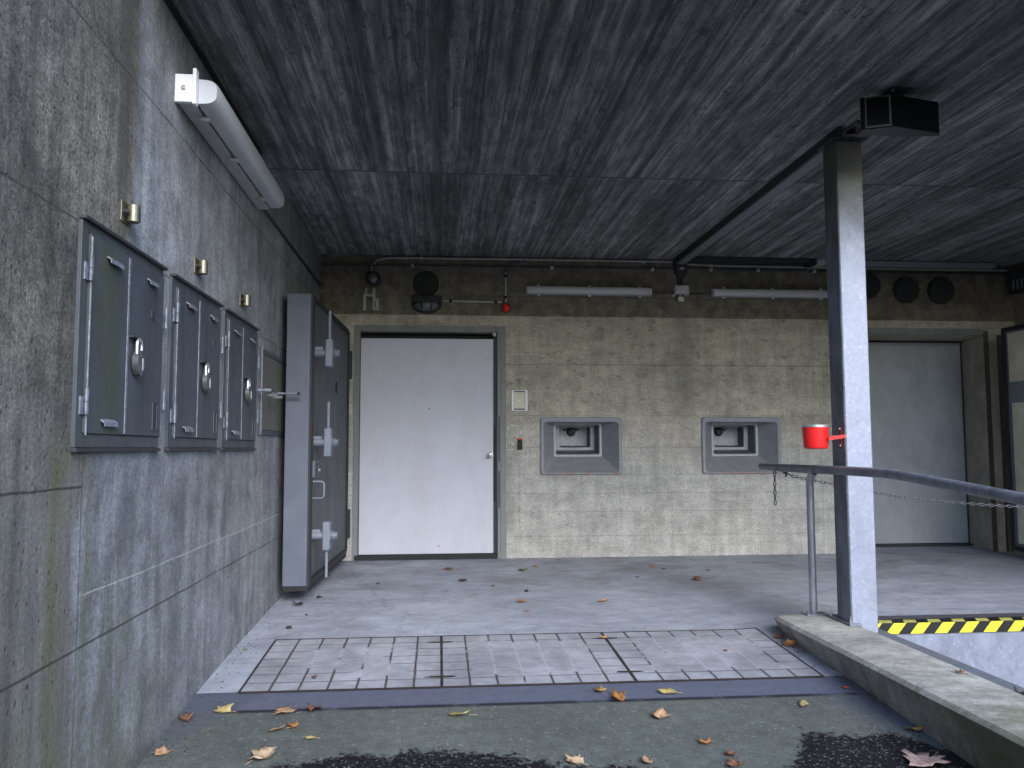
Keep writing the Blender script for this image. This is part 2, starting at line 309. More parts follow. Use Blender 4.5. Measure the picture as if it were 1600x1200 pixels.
def m_infill():
    n = NT('cover_infill'); P2 = n.vec(n.x, n.y)
    med = n.noise(P2, 7, 7, .7, .3); fine = n.noise(P2, 120, 3)
    big = n.noise(P2, 1.6, 6, .65, .5)
    col = n.mix(n.step(big, .36, .64), (.37, .375, .41), (.25, .256, .28))
    col = n.mul(col, n.step(med, .3, .7, .76, 1.2)); col = n.mul(col, n.step(fine, .3, .7, .88, 1.1))
    cx = n.ma('DIVIDE', n.ma('ADD', n.x, 1.07), (1.0917/7)); cy = n.ma('DIVIDE', n.ma('SUBTRACT', n.y, 4.69), .147)
    wb = n.ma('MULTIPLY', n.ma('SUBTRACT', n.noise(P2, 9, 3), .5), .05)
    def grid(c):
        f = n.ma('FRACT', n.ma('ADD', c, wb)); return n.ma('MINIMUM', f, n.ma('SUBTRACT', 1, f))
    gx, gy = grid(cx), grid(cy)
    t = n.white(n.vec(n.ma('FLOOR', cx), n.ma('FLOOR', cy), .3)); col = n.mul(col, n.step(t, 0, 1, .95, 1.04))
    # lines bare of laitance mostly near the edges of each cover
    px = n.ma('FRACT', n.ma('DIVIDE', n.ma('ADD', n.x, 1.07), 1.09)); ex = n.ma('MINIMUM', px, n.ma('SUBTRACT', 1, px))
    ey = n.ma('MINIMUM', n.ma('ABSOLUTE', n.ma('SUBTRACT', n.y, 4.69)), n.ma('ABSOLUTE', n.ma('SUBTRACT', n.y, 5.72)))
    nearedge = n.mx(n.step(ey, .13, .24, 1, 0), n.ma('MULTIPLY', n.step(ex, .12, .2, 1, 0), .9))
    vn = n.noise(P2, 3.1, 5, .7)
    vis = n.step(n.ma('ADD', n.ma('ADD', vn, n.ma('MULTIPLY', nearedge, .24)), n.step(n.x, .05, -.05, 0, .09)), .57, .66)
    left = n.step(n.x, -.78, -.86, 0, .8); vis = n.ma('MINIMUM', n.ma('ADD', vis, left), 1)
    ln = n.mx(n.step(gx, .02, n.step(med, .4, .6, .045, .085), 1, 0), n.step(gy, .015, n.step(med, .4, .6, .03, .06), 1, 0))
    col = n.mix(n.ma('MULTIPLY', ln, n.ma('MULTIPLY', vis, .92)), col, n.mix(n.step(med, .4, .6), (.02, .017, .018), (.05, .026, .017)))
    col = n.mix(n.ma('MULTIPLY', ln, n.ma('MULTIPLY', n.ma('SUBTRACT', 1, vis), .35)), col, (.46, .46, .48))
    rust = n.ma('MULTIPLY', n.ma('MULTIPLY', n.step(ln, 0, 1, .12, .9), n.step(n.noise(P2, 3.7, 6, .7), .58, .68)), n.step(n.y, 5.1, 4.8))
    rust = n.ma('MULTIPLY', rust, n.step(n.x, .5, .1))
    col = n.mix(n.ma('MULTIPLY', rust, .8), col, (.085, .035, .018))
    h = n.ma('SUBTRACT', n.ma('MULTIPLY', med, .5), n.ma('MULTIPLY', ln, vis))
    return n.fin(col, .8, h, .4, .004)

def m_kerb():
    n = NT('kerb_concrete')
    big = n.noise(n.pos, 1.6, 6, .65, .4); med = n.noise(n.pos, 9, 8, .74); fine = n.noise(n.pos, 90, 4, .75)
    col = n.mix(n.step(big, .35, .65), (.42, .405, .36), (.32, .31, .275))
    st = n.noise(n.vec(n.ma('MULTIPLY', n.x, 3), n.ma('MULTIPLY', n.y, 7), n.ma('MULTIPLY', n.z, 1.5)), 1, 6, .7)
    col = n.mul(col, n.step(st, .33, .66, .72, 1.16)); col = n.mul(col, n.step(med, .36, .64, .76, 1.2)); col = n.mul(col, n.step(fine, .36, .64, .8, 1.18))
    moss = n.ma('MULTIPLY', n.step(n.ma('ADD', n.y, n.ma('MULTIPLY', n.ma('SUBTRACT', med, .5), 1.5)), 3.9, 3.3), n.step(big, .36, .54))
    side = n.ma('MULTIPLY', n.step(n.z, .055, .03), n.step(n.ma('ADD', n.y, n.ma('MULTIPLY', st, .8)), 4.7, 3.7))
    col = n.mix(n.ma('MULTIPLY', side, .55), col, (.10, .095, .065))
    col = n.mix(n.ma('MULTIPLY', moss, .6), col, (.11, .125, .05))
    pt = pit_mask(n, n.pos, 26, .7, .14)
    col = n.mix(n.ma('MULTIPLY', pt, .6), col, (.05, .048, .04))
    return n.fin(col, .88, n.ma('SUBTRACT', n.ma('ADD', med, n.ma('MULTIPLY', fine, .4)), pt), .5, .005)

def m_plain(name, c, rough=.6, metal=0, var=.12, sc_=8, bump=.15, spec=None, fine=60):
    n = NT(name); a = n.noise(n.pos, sc_, 6, .7); b = n.noise(n.pos, fine, 3, .7)
    col = n.mul(n.mul(c, n.step(a, .3, .7, 1-var, 1+var)), n.step(b, .3, .7, 1-var*.5, 1+var*.5))
    return n.fin(col, rough if not isinstance(rough, tuple) else n.step(a, .3, .7, *rough), n.ma('ADD', a, b), bump, .002, metal, spec)

def m_galv(name, c, spots=.5, dark=0.0, scale=34, rough=(.42, .68), metal=.35, top=False):
    n = NT(name); a = n.noise(n.pos, 4, 7, .7, .4)
    s = n.voro(n.vec(n.x, n.y, n.ma('MULTIPLY', n.z, .75)), scale, out='Color'); q = n.t.nodes.new('ShaderNodeSeparateColor'); n.put(q.inputs[0], s)
    col = n.mul(c, n.step(a, .3, .7, .82, 1.14))
    col = n.mul(col, n.step(q.outputs[0], 0, 1, 1-.035*spots*2, 1+.035*spots*2))
    fl = n.step(n.noise(n.pos, 38, 4, .7, .6), .60, .68)
    col = n.mix(n.ma('MULTIPLY', fl, .35*spots), col, (.72, .75, .82))
    if dark:
        dk = n.step(n.noise(n.vec(n.ma('MULTIPLY', n.x, 6), n.ma('MULTIPLY', n.y, 6), n.ma('MULTIPLY', n.z, 2)), 1, 7, .75, .5), .44, .62)
        col = n.mix(n.ma('MULTIPLY', dk, dark), col, (.065, .07, .085))
    if top:
        grime = n.ma('MULTIPLY', n.step(n.ma('ADD', n.z, n.ma('MULTIPLY', n.noise(n.pos, 5, 6, .75), .7)), 2.75, 3.3), .8)
        col = n.mix(grime, col, (.085, .08, .055))
    return n.fin(col, n.step(a, .3, .7, *rough), n.ma('ADD', a, n.ma('MULTIPLY', q.outputs[0], .3)), .12, .002, metal)

def m_streaky(name, c, dirt, k=.5, moss=0, rough=(.45, .7), metal=0, hx=9, scratch=0, cloud=1.):
    """painted or zinc plate with vertical runs of dirt"""
    n = NT(name)
    h = n.ma('ADD', n.x, n.y)
    st = n.noise(n.vec(n.ma('MULTIPLY', h, hx), n.ma('MULTIPLY', n.z, .8)), 1, 7, .7, .3); a = n.noise(n.pos, 3.5, 7, .7, .4); f = n.noise(n.pos, 70, 4, .75)
    col = n.mul(c, n.step(a, .3, .7, 1-.14*cloud, 1+.12*cloud))
    col = n.mix(n.ma('MULTIPLY', n.step(st, .45, .7), k), col, dirt)
    if moss:
        ms = n.ma('MULTIPLY', n.step(st, .44, .6), n.step(n.y, 3.75, 3.3))
        col = n.mix(n.ma('MULTIPLY', ms, moss), col, (.085, .10, .045))
    col = n.mul(col, n.step(f, .3, .7, .93, 1.06))
    if scratch:
        rot = n.vec(n.ma('MULTIPLY', n.ma('ADD', h, n.ma('MULTIPLY', n.z, -.62)), 9), n.ma('MULTIPLY', n.ma('ADD', n.z, n.ma('MULTIPLY', h, .62)), .6))
        s1 = n.step(n.noise(rot, 1.6, 5, .8), .62, .72)
        col = n.mix(n.ma('MULTIPLY', s1, scratch), col, (.58, .59, .60))
    return n.fin(col, n.step(a, .3, .7, *rough), n.ma('ADD', a, f), .1, .002, metal)

M = {}
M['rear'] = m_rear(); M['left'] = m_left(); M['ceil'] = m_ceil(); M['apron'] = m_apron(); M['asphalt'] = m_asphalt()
M['infill'] = m_infill(); M['kerb'] = m_kerb()
M['bank'] = m_plain('grass_bank', (.05, .06, .035), .95, var=.4, sc_=2)
M['side2'] = m_plain('end_wall_concrete', (.24, .20, .15), .9, var=.25, sc_=3, bump=.5)
M['jamb'] = m_plain('jamb_concrete', (.36, .33, .27), .9, var=.3, sc_=4, bump=.45)
M['leafconc'] = m_plain('door_concrete', (.60, .55, .43), .9, var=.2, sc_=4, bump=.4)
M['vaultconc'] = m_streaky('vault_door_concrete', (.085, .092, .10), (.035, .037, .04), .45, hx=4)
M['cab'] = m_streaky('cabinet_zinc', (.078, .087, .105), (.032, .037, .043), .75, moss=.65, metal=.2, hx=12)
M['cabframe'] = m_streaky('cabinet_frame_zinc', (.085, .093, .107), (.035, .038, .043), .7, moss=.35, metal=.25)
M['cabedge'] = m_plain('bare_edge_metal', (.20, .215, .25), .55, .3, var=.45, sc_=22)
M['cab4'] = m_streaky('olive_plate', (.13, .125, .105), (.08, .078, .068), .5)
M['white'] = m_streaky('white_door_paint', (.57, .575, .64), (.40, .40, .39), .25, rough=(.5, .65), hx=3, cloud=.35)
M['vaultpaint'] = m_streaky('grey_door_paint', (.12, .135, .17), (.085, .095, .115), .3, rough=(.4, .6), hx=5)
M['vaultiron'] = m_streaky('grey_iron_paint', (.19, .21, .25), (.11, .12, .14), .4, rough=(.4, .55))
M['frame'] = m_streaky('door_frame_paint', (.21, .22, .215), (.10, .10, .09), .5, hx=6)
M['zincdoor'] = m_streaky('zinc_door_plate', (.43, .445, .46), (.24, .245, .25), .55, scratch=.6, metal=.1, hx=2.2)
M['black'] = m_plain('black_rubber', (.012, .012, .014), .7)
M['darksteel'] = m_plain('dark_steel', (.045, .045, .05), .6, .3)
M['gloss'] = m_plain('black_gloss', (.002, .002, .003), .16, 0, bump=.02, spec=.35)
M['brown'] = m_plain('rusty_steel', (.028, .02, .017), .85, .1, var=.4, sc_=25)
M['oldsteel'] = m_plain('old_brown_steel', (.10, .08, .068), .85, .1, var=.4, sc_=18)
M['rust'] = m_plain('orange_rust', (.30, .10, .045), .85, 0, var=.4, sc_=25)
M['hatch'] = m_plain('cast_grey_paint', (.26, .27, .285), .6, 0, var=.13, sc_=12, bump=.3)
M['hatchdark'] = m_plain('dark_grey_paint', (.13, .135, .145), .6, 0, var=.15, sc_=14, bump=.2)
M['hatchrim'] = m_plain('worn_rim_paint', (.44, .45, .455), .55, 0, var=.15, sc_=20)
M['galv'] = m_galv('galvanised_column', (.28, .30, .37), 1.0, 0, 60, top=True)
M['galvside'] = m_galv('galvanised_column_side', (.20, .215, .255), .6, .75, 60, top=True)  # same zinc coloured darker for the shaded sides, plus dark mottles
M['pipe'] = m_galv('galvanised_pipe', (.40, .42, .47), .6, .35, 70, rough=(.35, .5), metal=.6)
M['raildark'] = m_galv('handrail_pipe', (.22, .235, .27), .4, .6, 60, rough=(.4, .6), metal=.4)
M['plate'] = m_galv('galvanised_pit_plate', (.26, .285, .36), 1.0, .25, 40, rough=(.45, .65), metal=.3)
M['steelband'] = m_plain('dull_edge_steel', (.20, .215, .245), .55, .3, var=.16)
M['edgesteel'] = m_plain('dark_edge_steel', (.09, .09, .105), .55, .2, var=.2)
M['yellow'] = m_plain('tape_yellow', (.82, .78, .04), .5, 0, var=.08)
M['yellowworn'] = m_plain('tape_yellow_worn', (.50, .48, .12), .7, 0, var=.3, sc_=20)
M['tapeblack'] = m_plain('tape_black', (.008, .008, .009), .45)
M['red'] = m_plain('red_enamel', (.72, .018, .018), .32, 0, var=.06)
M['reddark'] = m_plain('red_enamel_dull', (.16, .012, .012), .4, 0, var=.1)
M['alum'] = m_plain('bare_aluminium', (.62, .63, .65), .35, .8, var=.08)
M['steel'] = m_plain('bright_steel', (.50, .50, .48), .35, .8, var=.1)
M['lockbody'] = m_plain('dull_lock_steel', (.12, .125, .125), .45, .5, var=.3, sc_=30)
M['brass'] = m_plain('worn_brass', (.22, .20, .15), .4, .8, var=.2, sc_=30)
M['plastic'] = m_plain('white_plastic', (.78, .78, .80), .4, 0, var=.04)
M['beige'] = m_plain('beige_plastic', (.60, .55, .40), .4, 0, var=.04)
M['conduit'] = m_plain('grey_conduit', (.36, .36, .35), .45, 0, var=.12)
M['darkconduit'] = m_plain('dark_conduit', (.06, .06, .062), .5, .2)
M['trough'] = m_plain('grey_trunking', (.26, .26, .28), .5, 0, var=.08)
M['diffuser'] = m_plain('frosted_diffuser', (.50, .51, .54), .35, 0, var=.05, bump=.03)
M['box'] = m_plain('grey_box_plastic', (.42, .43, .42), .5, 0, var=.1)
M['ventdisc'] = m_plain('dark_vent_iron', (.022, .022, .022), .8, 0, var=.25)
M['dome'] = m_plain('red_dome_plastic', (.75, .02, .01), .18, 0, var=.03, bump=.01)
M['chain'] = m_plain('chain_zinc', (.10, .10, .11), .55, .4, var=.25)
M['gum'] = m_plain('glue_residue', (.62, .66, .66), .5, 0, var=.3, sc_=60)
M['orangepaint'] = m_plain('red_primer', (.40, .13, .07), .8, 0, var=.3)
M['lens'] = m_plain('dark_glass', (.09, .095, .11), .15, 0, var=.1, bump=.01)
LEAFC = dict(tan=(.50, .30, .17), pale=(.58, .42, .26), yellow=(.52, .41, .17), golden=(.52, .31, .09), orange=(.50, .22, .07), brown=(.22, .10, .055),
             dark=(.06, .035, .03), pink=(.48, .34, .30), green=(.16, .20, .04), red=(.38, .10, .05), olive=(.46, .36, .13))
for k, c in LEAFC.items():
    n = NT('leaf_'+k); a = n.noise(n.pos, 45, 5, .7)
    M['leaf_'+k] = n.fin(n.mix(n.step(a, .4, .68), c, tuple(q*.5 for q in c)), .65, a, .3, .002)

# ------------------------------------------------------------------ geometry helpers
class MB:
    def __init__(s): s.v = []; s.f = []
    def add(s, vs, fs):
        o = len(s.v); s.v += [tuple(p) for p in vs]; s.f += [tuple(i+o for i in f) for f in fs]; return s
    def box(s, x0, x1, y0, y1, z0, z1, mat=None):
        vs = [Vector((x, y, z)) for z in (z0, z1) for y in (y0, y1) for x in (x0, x1)]
        if mat is not None: vs = [mat @ q for q in vs]
        return s.add(vs, [(0, 2, 3, 1), (4, 5, 7, 6), (0, 1, 5, 4), (2, 6, 7, 3), (0, 4, 6, 2), (1, 3, 7, 5)])
    def tube(s, pts, r, n=12, caps=True, closed=False):
        pts = [Vector(p) for p in pts]; N = len(pts); rs = r if isinstance(r, (list, tuple)) else [r]*N
        prev = None; vs = []
        for i, p in enumerate(pts):
            a = pts[i-1] if (i > 0 or closed) else p; b = pts[(i+1) % N] if (i < N-1 or closed) else p
            d = (b-a).normalized()
            if prev is None:
                t = Vector((0, 0, 1)) if abs(d.z) < .9 else Vector((1, 0, 0)); e = d.cross(t).normalized()
            else: e = (prev - d*prev.dot(d)).normalized()
            prev = e; g = d.cross(e)
            for k in range(n):
                q = 2*math.pi*k/n; vs.append(p + (e*math.cos(q)+g*math.sin(q))*rs[i])
        fs = []
        for i in range(N if closed else N-1):
            j = (i+1) % N
            for k in range(n): fs.append((i*n+k, i*n+(k+1) % n, j*n+(k+1) % n, j*n+k))
        if caps and not closed: fs += [tuple(range(n))[::-1], tuple((N-1)*n+k for k in range(n))]
        return s.add(vs, fs)
    def lathe(s, o, axis, prof, n=24, ell=None):
        """prof: (distance along the axis, radius)"""
        o = Vector(o); ax = Vector(axis).normalized(); t = Vector((0, 0, 1)) if abs(ax.z) < .9 else Vector((1, 0, 0))
        e = ax.cross(t).normalized(); g = ax.cross(e); ea, eb = ell or (1, 1); vs = []; fs = []
        for h, r in prof:
            for k in range(n):
                q = 2*math.pi*k/n; vs.append(o + ax*h + (e*math.cos(q)*ea + g*math.sin(q)*eb)*max(r, 1e-5))
        for i in range(len(prof)-1):
            for k in range(n): fs.append((i*n+k, i*n+(k+1) % n, (i+1)*n+(k+1) % n, (i+1)*n+k))
        fs += [tuple(range(n))[::-1], tuple((len(prof)-1)*n+k for k in range(n))]
        return s.add(vs, fs)
    def loft(s, loops, capend=True, capstart=False):
        n = len(loops[0]); vs = [p for l in loops for p in l]; fs = []
        for i in range(len(loops)-1):
            for k in range(n): fs.append((i*n+k, i*n+(k+1) % n, (i+1)*n+(k+1) % n, (i+1)*n+k))
        if capend: fs.append(tuple((len(loops)-1)*n+k for k in range(n)))
        if capstart: fs.append(tuple(range(n))[::-1])
        return s.add(vs, fs)

def tag(o, label=None, cat=None, group=None, kind=None):
    if label: o['label'] = label
    if cat: o['category'] = cat
    if group: o['group'] = group
    if kind: o['kind'] = kind
    return o
def worldloc(o):
    p = Vector(o.location)
    while o.parent: o = o.parent; p += Vector(o.location)
    return p
def obj(name, mb, mat, parent=None, smooth=False, bev=0, base=None, seg=2):
    """links the mesh; vertices are given in world space, origin at base (or the parent's origin)"""
    org = Vector(base) if base is not None else (worldloc(parent) if parent else Vector((0, 0, 0)))
    me = bpy.data.meshes.new(name); me.from_pydata([tuple(Vector(p)-org) for p in mb.v], [], mb.f)
    bm = bmesh.new(); bm.from_mesh(me); bmesh.ops.remove_doubles(bm, verts=bm.verts, dist=1e-6); bmesh.ops.recalc_face_normals(bm, faces=bm.faces); bm.to_mesh(me); bm.free()
    me.materials.append(M[mat] if isinstance(mat, str) else mat)
    o = bpy.data.objects.new(name, me); COL.objects.link(o)
    o.location = org - (worldloc(parent) if parent else Vector((0, 0, 0))); o.parent = parent
    if smooth:
        for p in me.polygons: p.use_smooth = True
        me.set_sharp_from_angle(angle=R(38))
    if bev:
        b = o.modifiers.new('bevel', 'BEVEL'); b.width = bev; b.segments = seg; b.limit_method = 'ANGLE'; b.angle_limit = R(50)
        b.harden_normals = False
    return o
def thing(name, loc, label, cat, group=None):
    o = bpy.data.objects.new(name, None); o.empty_display_size = .1; COL.objects.link(o); o.location = loc
    return tag(o, label, cat, group)
def B(*a): return MB().box(*a)
def copy_tree(o, parent=None):
    c = o.copy(); COL.objects.link(c); c.parent = parent
    for ch in [q for q in bpy.data.objects if q.parent == o]: copy_tree(ch, c)
    return c

XL, YB, ZC, XR = -1.298, 9.10, 3.33, 6.74
GY = [(-60, -4.7), (0, -.47), (3.6, -.193), (4.4, -.133), (5.5, -.078), (6.76, -.037), (9.1, 0), (12, 0)]
def gz(y):
    for (a, za), (b, zb) in zip(GY, GY[1:]):
        if y <= b: return za + (zb-za)*(y-a)/(b-a)
    return 0
def sstep(a, b, x):
    t = max(0, min(1, (x-a)/(b-a))); return t*t*(3-2*t)
def fz(x, y):     # apron blends into the level dock floor on the right
    z = gz(y)
    k = sstep(2.0, 3.0, x)*sstep(5.3, 5.75, y)
    return z*(1-k)

# ------------------------------------------------------------------ ground
g = MB()
def sheet(mb, xs, ys, f, dz=0):
    vs = [(x, y, f(x, y)+dz) for y in ys for x in xs]; n = len(xs)
    fs = [(j*n+i, j*n+i+1, (j+1)*n+i+1, (j+1)*n+i) for j in range(len(ys)-1) for i in range(n-1)]
    return mb.add(vs, fs)
def fr(a, b, n): return [a+(b-a)*i/n for i in range(n+1)]
# far ground reaching the horizon behind the camera, with the opening of the dock pit left free
far = MB(); 
zf = lambda x, y: gz(max(y, -2)) - .03
sheet(far, [-400, -40, -1.6], [-400, -40, -2, 3, 9.6, 40, 400], lambda x, y: zf(x, y)-.004)
sheet(far, [-1.6, 2.3], [-400, -40, -2], lambda x, y: zf(x, y)-.004)
sheet(far, [2.3, 7.2], [-400, -40, -8], lambda x, y: zf(x, y)-.004)
sheet(far, [7.2, 40, 400], [-400, -40, -2, 3, 9.6, 40, 400], lambda x, y: zf(x, y)-.004)
sheet(far, [-1.6, 7.2], [12, 40, 400], lambda x, y: zf(x, y)-.004)
tag(obj('ground', far, 'asphalt'), kind='structure')
hl = MB(); sheet(hl, [-60, -30, -10, 10, 30, 60], [-60, -30, -20, -15, -12.5], lambda x, y: -1.2 + (0 if y > -13 else 3.6 if y > -16 else 5.2) + .6*math.sin(x*.13))  # added bank, out of view, keeps low sky light off the bay
tag(obj('embankment', hl, 'bank', smooth=True), kind='structure')
a = MB(); sheet(a, fr(-1.6, 2.42, 12), [-2.2]+fr(-1.8, 4.712, 22), lambda x, y: gz(y))
tag(obj('asphalt_drive', a, 'asphalt'), kind='structure')
a = MB(); sheet(a, fr(XL-.2, 2.42, 30), fr(4.708, 5.745, 8), lambda x, y: fz(x, y), .003)
sheet(a, fr(XL-.2, 7.0, 60), fr(5.745, 10.4, 36), lambda x, y: fz(x, y), .003)
tag(obj('concrete_apron', a, 'apron', smooth=True), kind='structure')
p = MB()
sheet(p, [2.6, 7.2], [-8.5, -2, 5.52], lambda x, y: -1.05 + (max(0, (2-y))*.0586))
tag(obj('dock_ramp', p, 'asphalt'), kind='structure')

# ------------------------------------------------------------------ walls and ceiling
def holed_wall(mb, xs, zs, holes, y0, y1):
    for i in range(len(xs)-1):
        for j in range(len(zs)-1):
            cx, cz = (xs[i]+xs[i+1])/2, (zs[j]+zs[j+1])/2
            if any(a < cx < b and c < cz < d for a, b, c, d in holes): continue
            for y, fl in ((y0, 0), (y1, 1)):
                q = [(xs[i], y, zs[j]), (xs[i+1], y, zs[j]), (xs[i+1], y, zs[j+1]), (xs[i], y, zs[j+1])]
                mb.add(q, [(0, 1, 2, 3)])
    for a, b, c, d in holes:
        for q in ([(a, y0, c), (a, y1, c), (a, y1, d), (a, y0, d)], [(b, y0, c), (b, y1, c), (b, y1, d), (b, y0, d)],
                  [(a, y0, d), (b, y0, d), (b, y1, d), (a, y1, d)], [(a, y0, c), (b, y0, c), (b, y1, c), (a, y1, c)]):
            mb.add(q, [(0, 1, 2, 3)])
    return mb
H1 = (1.125, 2.015, .92, 1.53); H2 = (2.945, 3.85, .92, 1.53)
DO = (-.925, .715, -.2, 2.53); RD = (4.76, 6.52, -.2, 2.512)
xs = sorted({-1.7, 7.2, *H1[:2], *H2[:2], *DO[:2], *RD[:2]}); zs = sorted({-.2, 3.6, *H1[2:], *H2[2:], DO[3], RD[3]})
rw = MB(); 
for i in range(len(xs)-1):
    for j in range(len(zs)-1):
        cx, cz = (xs[i]+xs[i+1])/2, (zs[j]+zs[j+1])/2
        if any(a < cx < b and c < cz < d for a, b, c, d in (H1, H2, DO, RD)): continue
        rw.add([(xs[i], YB, zs[j]), (xs[i+1], YB, zs[j]), (xs[i+1], YB, zs[j+1]), (xs[i], YB, zs[j+1])], [(0, 1, 2, 3)])
for a, b, c, d in (H1, H2, DO, RD):
    for q in ([(a, YB, c), (a, 9.95, c), (a, 9.95, d), (a, YB, d)], [(b, YB, c), (b, 9.95, c), (b, 9.95, d), (b, YB, d)], [(a, YB, d), (b, YB, d), (b, 9.95, d), (a, 9.95, d)], [(a, YB, c), (b, YB, c), (b, 9.95, c), (a, 9.95, c)]):
        rw.add(q, [(0, 1, 2, 3)])
rw.add([(-1.7, 9.95, -.2), (7.2, 9.95, -.2), (7.2, 9.95, 3.6), (-1.7, 9.95, 3.6)], [(0, 1, 2, 3)])
rw.add([(-1.7, YB, 3.6), (7.2, YB, 3.6), (7.2, 9.95, 3.6), (-1.7, 9.95, 3.6)], [(0, 1, 2, 3)])
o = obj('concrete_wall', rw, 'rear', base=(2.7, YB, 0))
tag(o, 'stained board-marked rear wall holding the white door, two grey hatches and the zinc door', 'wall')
lw = MB()
# side wall, front face with fine vertical grid only where needed
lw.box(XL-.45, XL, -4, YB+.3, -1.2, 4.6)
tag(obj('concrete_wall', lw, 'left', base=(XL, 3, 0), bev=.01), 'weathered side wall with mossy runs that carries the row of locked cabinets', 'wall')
ew = B(XR, XR+.4, 2.4, YB+.3, -1.3, 3.6)
tag(obj('concrete_wall', ew, 'side2', base=(XR, 7, 0), bev=.008), 'brownish end wall behind the open concrete-filled leaf at the right edge', 'wall')
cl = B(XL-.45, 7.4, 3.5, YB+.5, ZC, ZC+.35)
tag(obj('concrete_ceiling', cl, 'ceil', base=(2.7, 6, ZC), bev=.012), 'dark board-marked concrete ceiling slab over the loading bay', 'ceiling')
# black strip standing in for the shadow between ceiling and side wall
tag(obj('joint_strip', B(XL+.001, XL+.022, 3.6, 5.95, ZC-.028, ZC-.001), 'black'), 'thin black joint strip where ceiling meets the cabinet wall', 'joint strip')

# ------------------------------------------------------------------ dock pit
pw = thing('dock_pit', (4.8, 5.6, 0), 'loading pit beyond the kerb, lined with spotted galvanised plate', 'loading pit')
obj('pit_wall', B(2.9, 7.1, 5.512, 5.75, -1.2, -.072), 'plate', pw)
obj('pit_wall', B(2.42, 2.9, -7, 5.74, -1.25, -.03), 'kerb', pw)
obj('edge_angle', MB().box(2.70, 7.1, 5.612, 5.742, -.06, .0045), 'edgesteel', pw)
M['steelband2'] = M['steelband']
obj('edge_channel', B(2.69, 2.925, 0.5, 5.505, -.028, -.004), 'steelband', pw, bev=.003)
# tape: yellow/black bands on the top and on the front of the edge
tp = thing('hazard_tape', (4.8, 5.5, 0), 'yellow and black striped hazard tape along the edge of the loading pit', 'hazard tape')
bk = MB().box(2.80, 7.1, 5.50, 5.612, -.07, .0055)
obj('black_band', bk, 'tapeblack', tp)
ys = MB(); yt = MB(); x = 2.86; pt = .1755; sl = .06
while x < 7.0:
    q = [(x-.005, 5.4985, -.068), (x+.085, 5.4985, -.068), (x+.085+sl, 5.4985, .0035), (x-.005+sl, 5.4985, .0035)]
    ys.add(q+[(a_, b_+.001, c_) for a_, b_, c_ in q], [(0, 1, 2, 3), (4, 7, 6, 5), (0, 4, 5, 1), (1, 5, 6, 2), (2, 6, 7, 3), (3, 7, 4, 0)])
    x2 = x-.045
    q = [(x2, 5.502, .0062), (x2+.09, 5.502, .0062), (x2+.13, 5.588, .0062), (x2+.04, 5.588, .0062)]
    yt.add(q+[(a_, b_, c_-.0006) for a_, b_, c_ in q], [(0, 1, 2, 3), (4, 7, 6, 5), (0, 4, 5, 1), (1, 5, 6, 2), (2, 6, 7, 3), (3, 7, 4, 0)])
    x += pt
obj('yellow_band', ys, 'yellow', tp); tag(obj('yellow_band', yt, 'yellowworn', tp), 'scuffed dull yellow bands on the walked-on top of the edge')

# ------------------------------------------------------------------ kerb
kb = MB(); prof = lambda y: [(2.345+.0, gz(y)-.12), (2.345, gz(y)-.02), (2.268, .038), (2.288, .058), (2.335, .0625), (2.60, .0635), (2.688, .058), (2.697, .045), (2.697, -.2)]
loops = []
for y in [-1]+fr(0, 5.42, 44)+[5.5, 5.56, 5.60, 5.625]:
    l = prof(min(y, 5.6)); k = max(0, y-5.5)/.125
    jit = (mnoise.noise(Vector((0, y*3, 1)))*.006)
    pts = []
    for i, (px_, pz_) in enumerate(l):
        px_ = px_ + jit*(i in (1, 2, 3)) + (.05*k*k if i < 4 else 0) - (.015*k*k if i > 5 else 0)
        pts.append((px_, y, pz_ - (.012*k*k if pz_ > 0 else 0)))
    loops.append(pts)
kb.loft(loops, True, True)
tag(obj('concrete_kerb', kb, 'kerb', base=(2.5, 3, 0), smooth=True), 'low concrete kerb carrying the steel column and the handrail post', 'kerb')

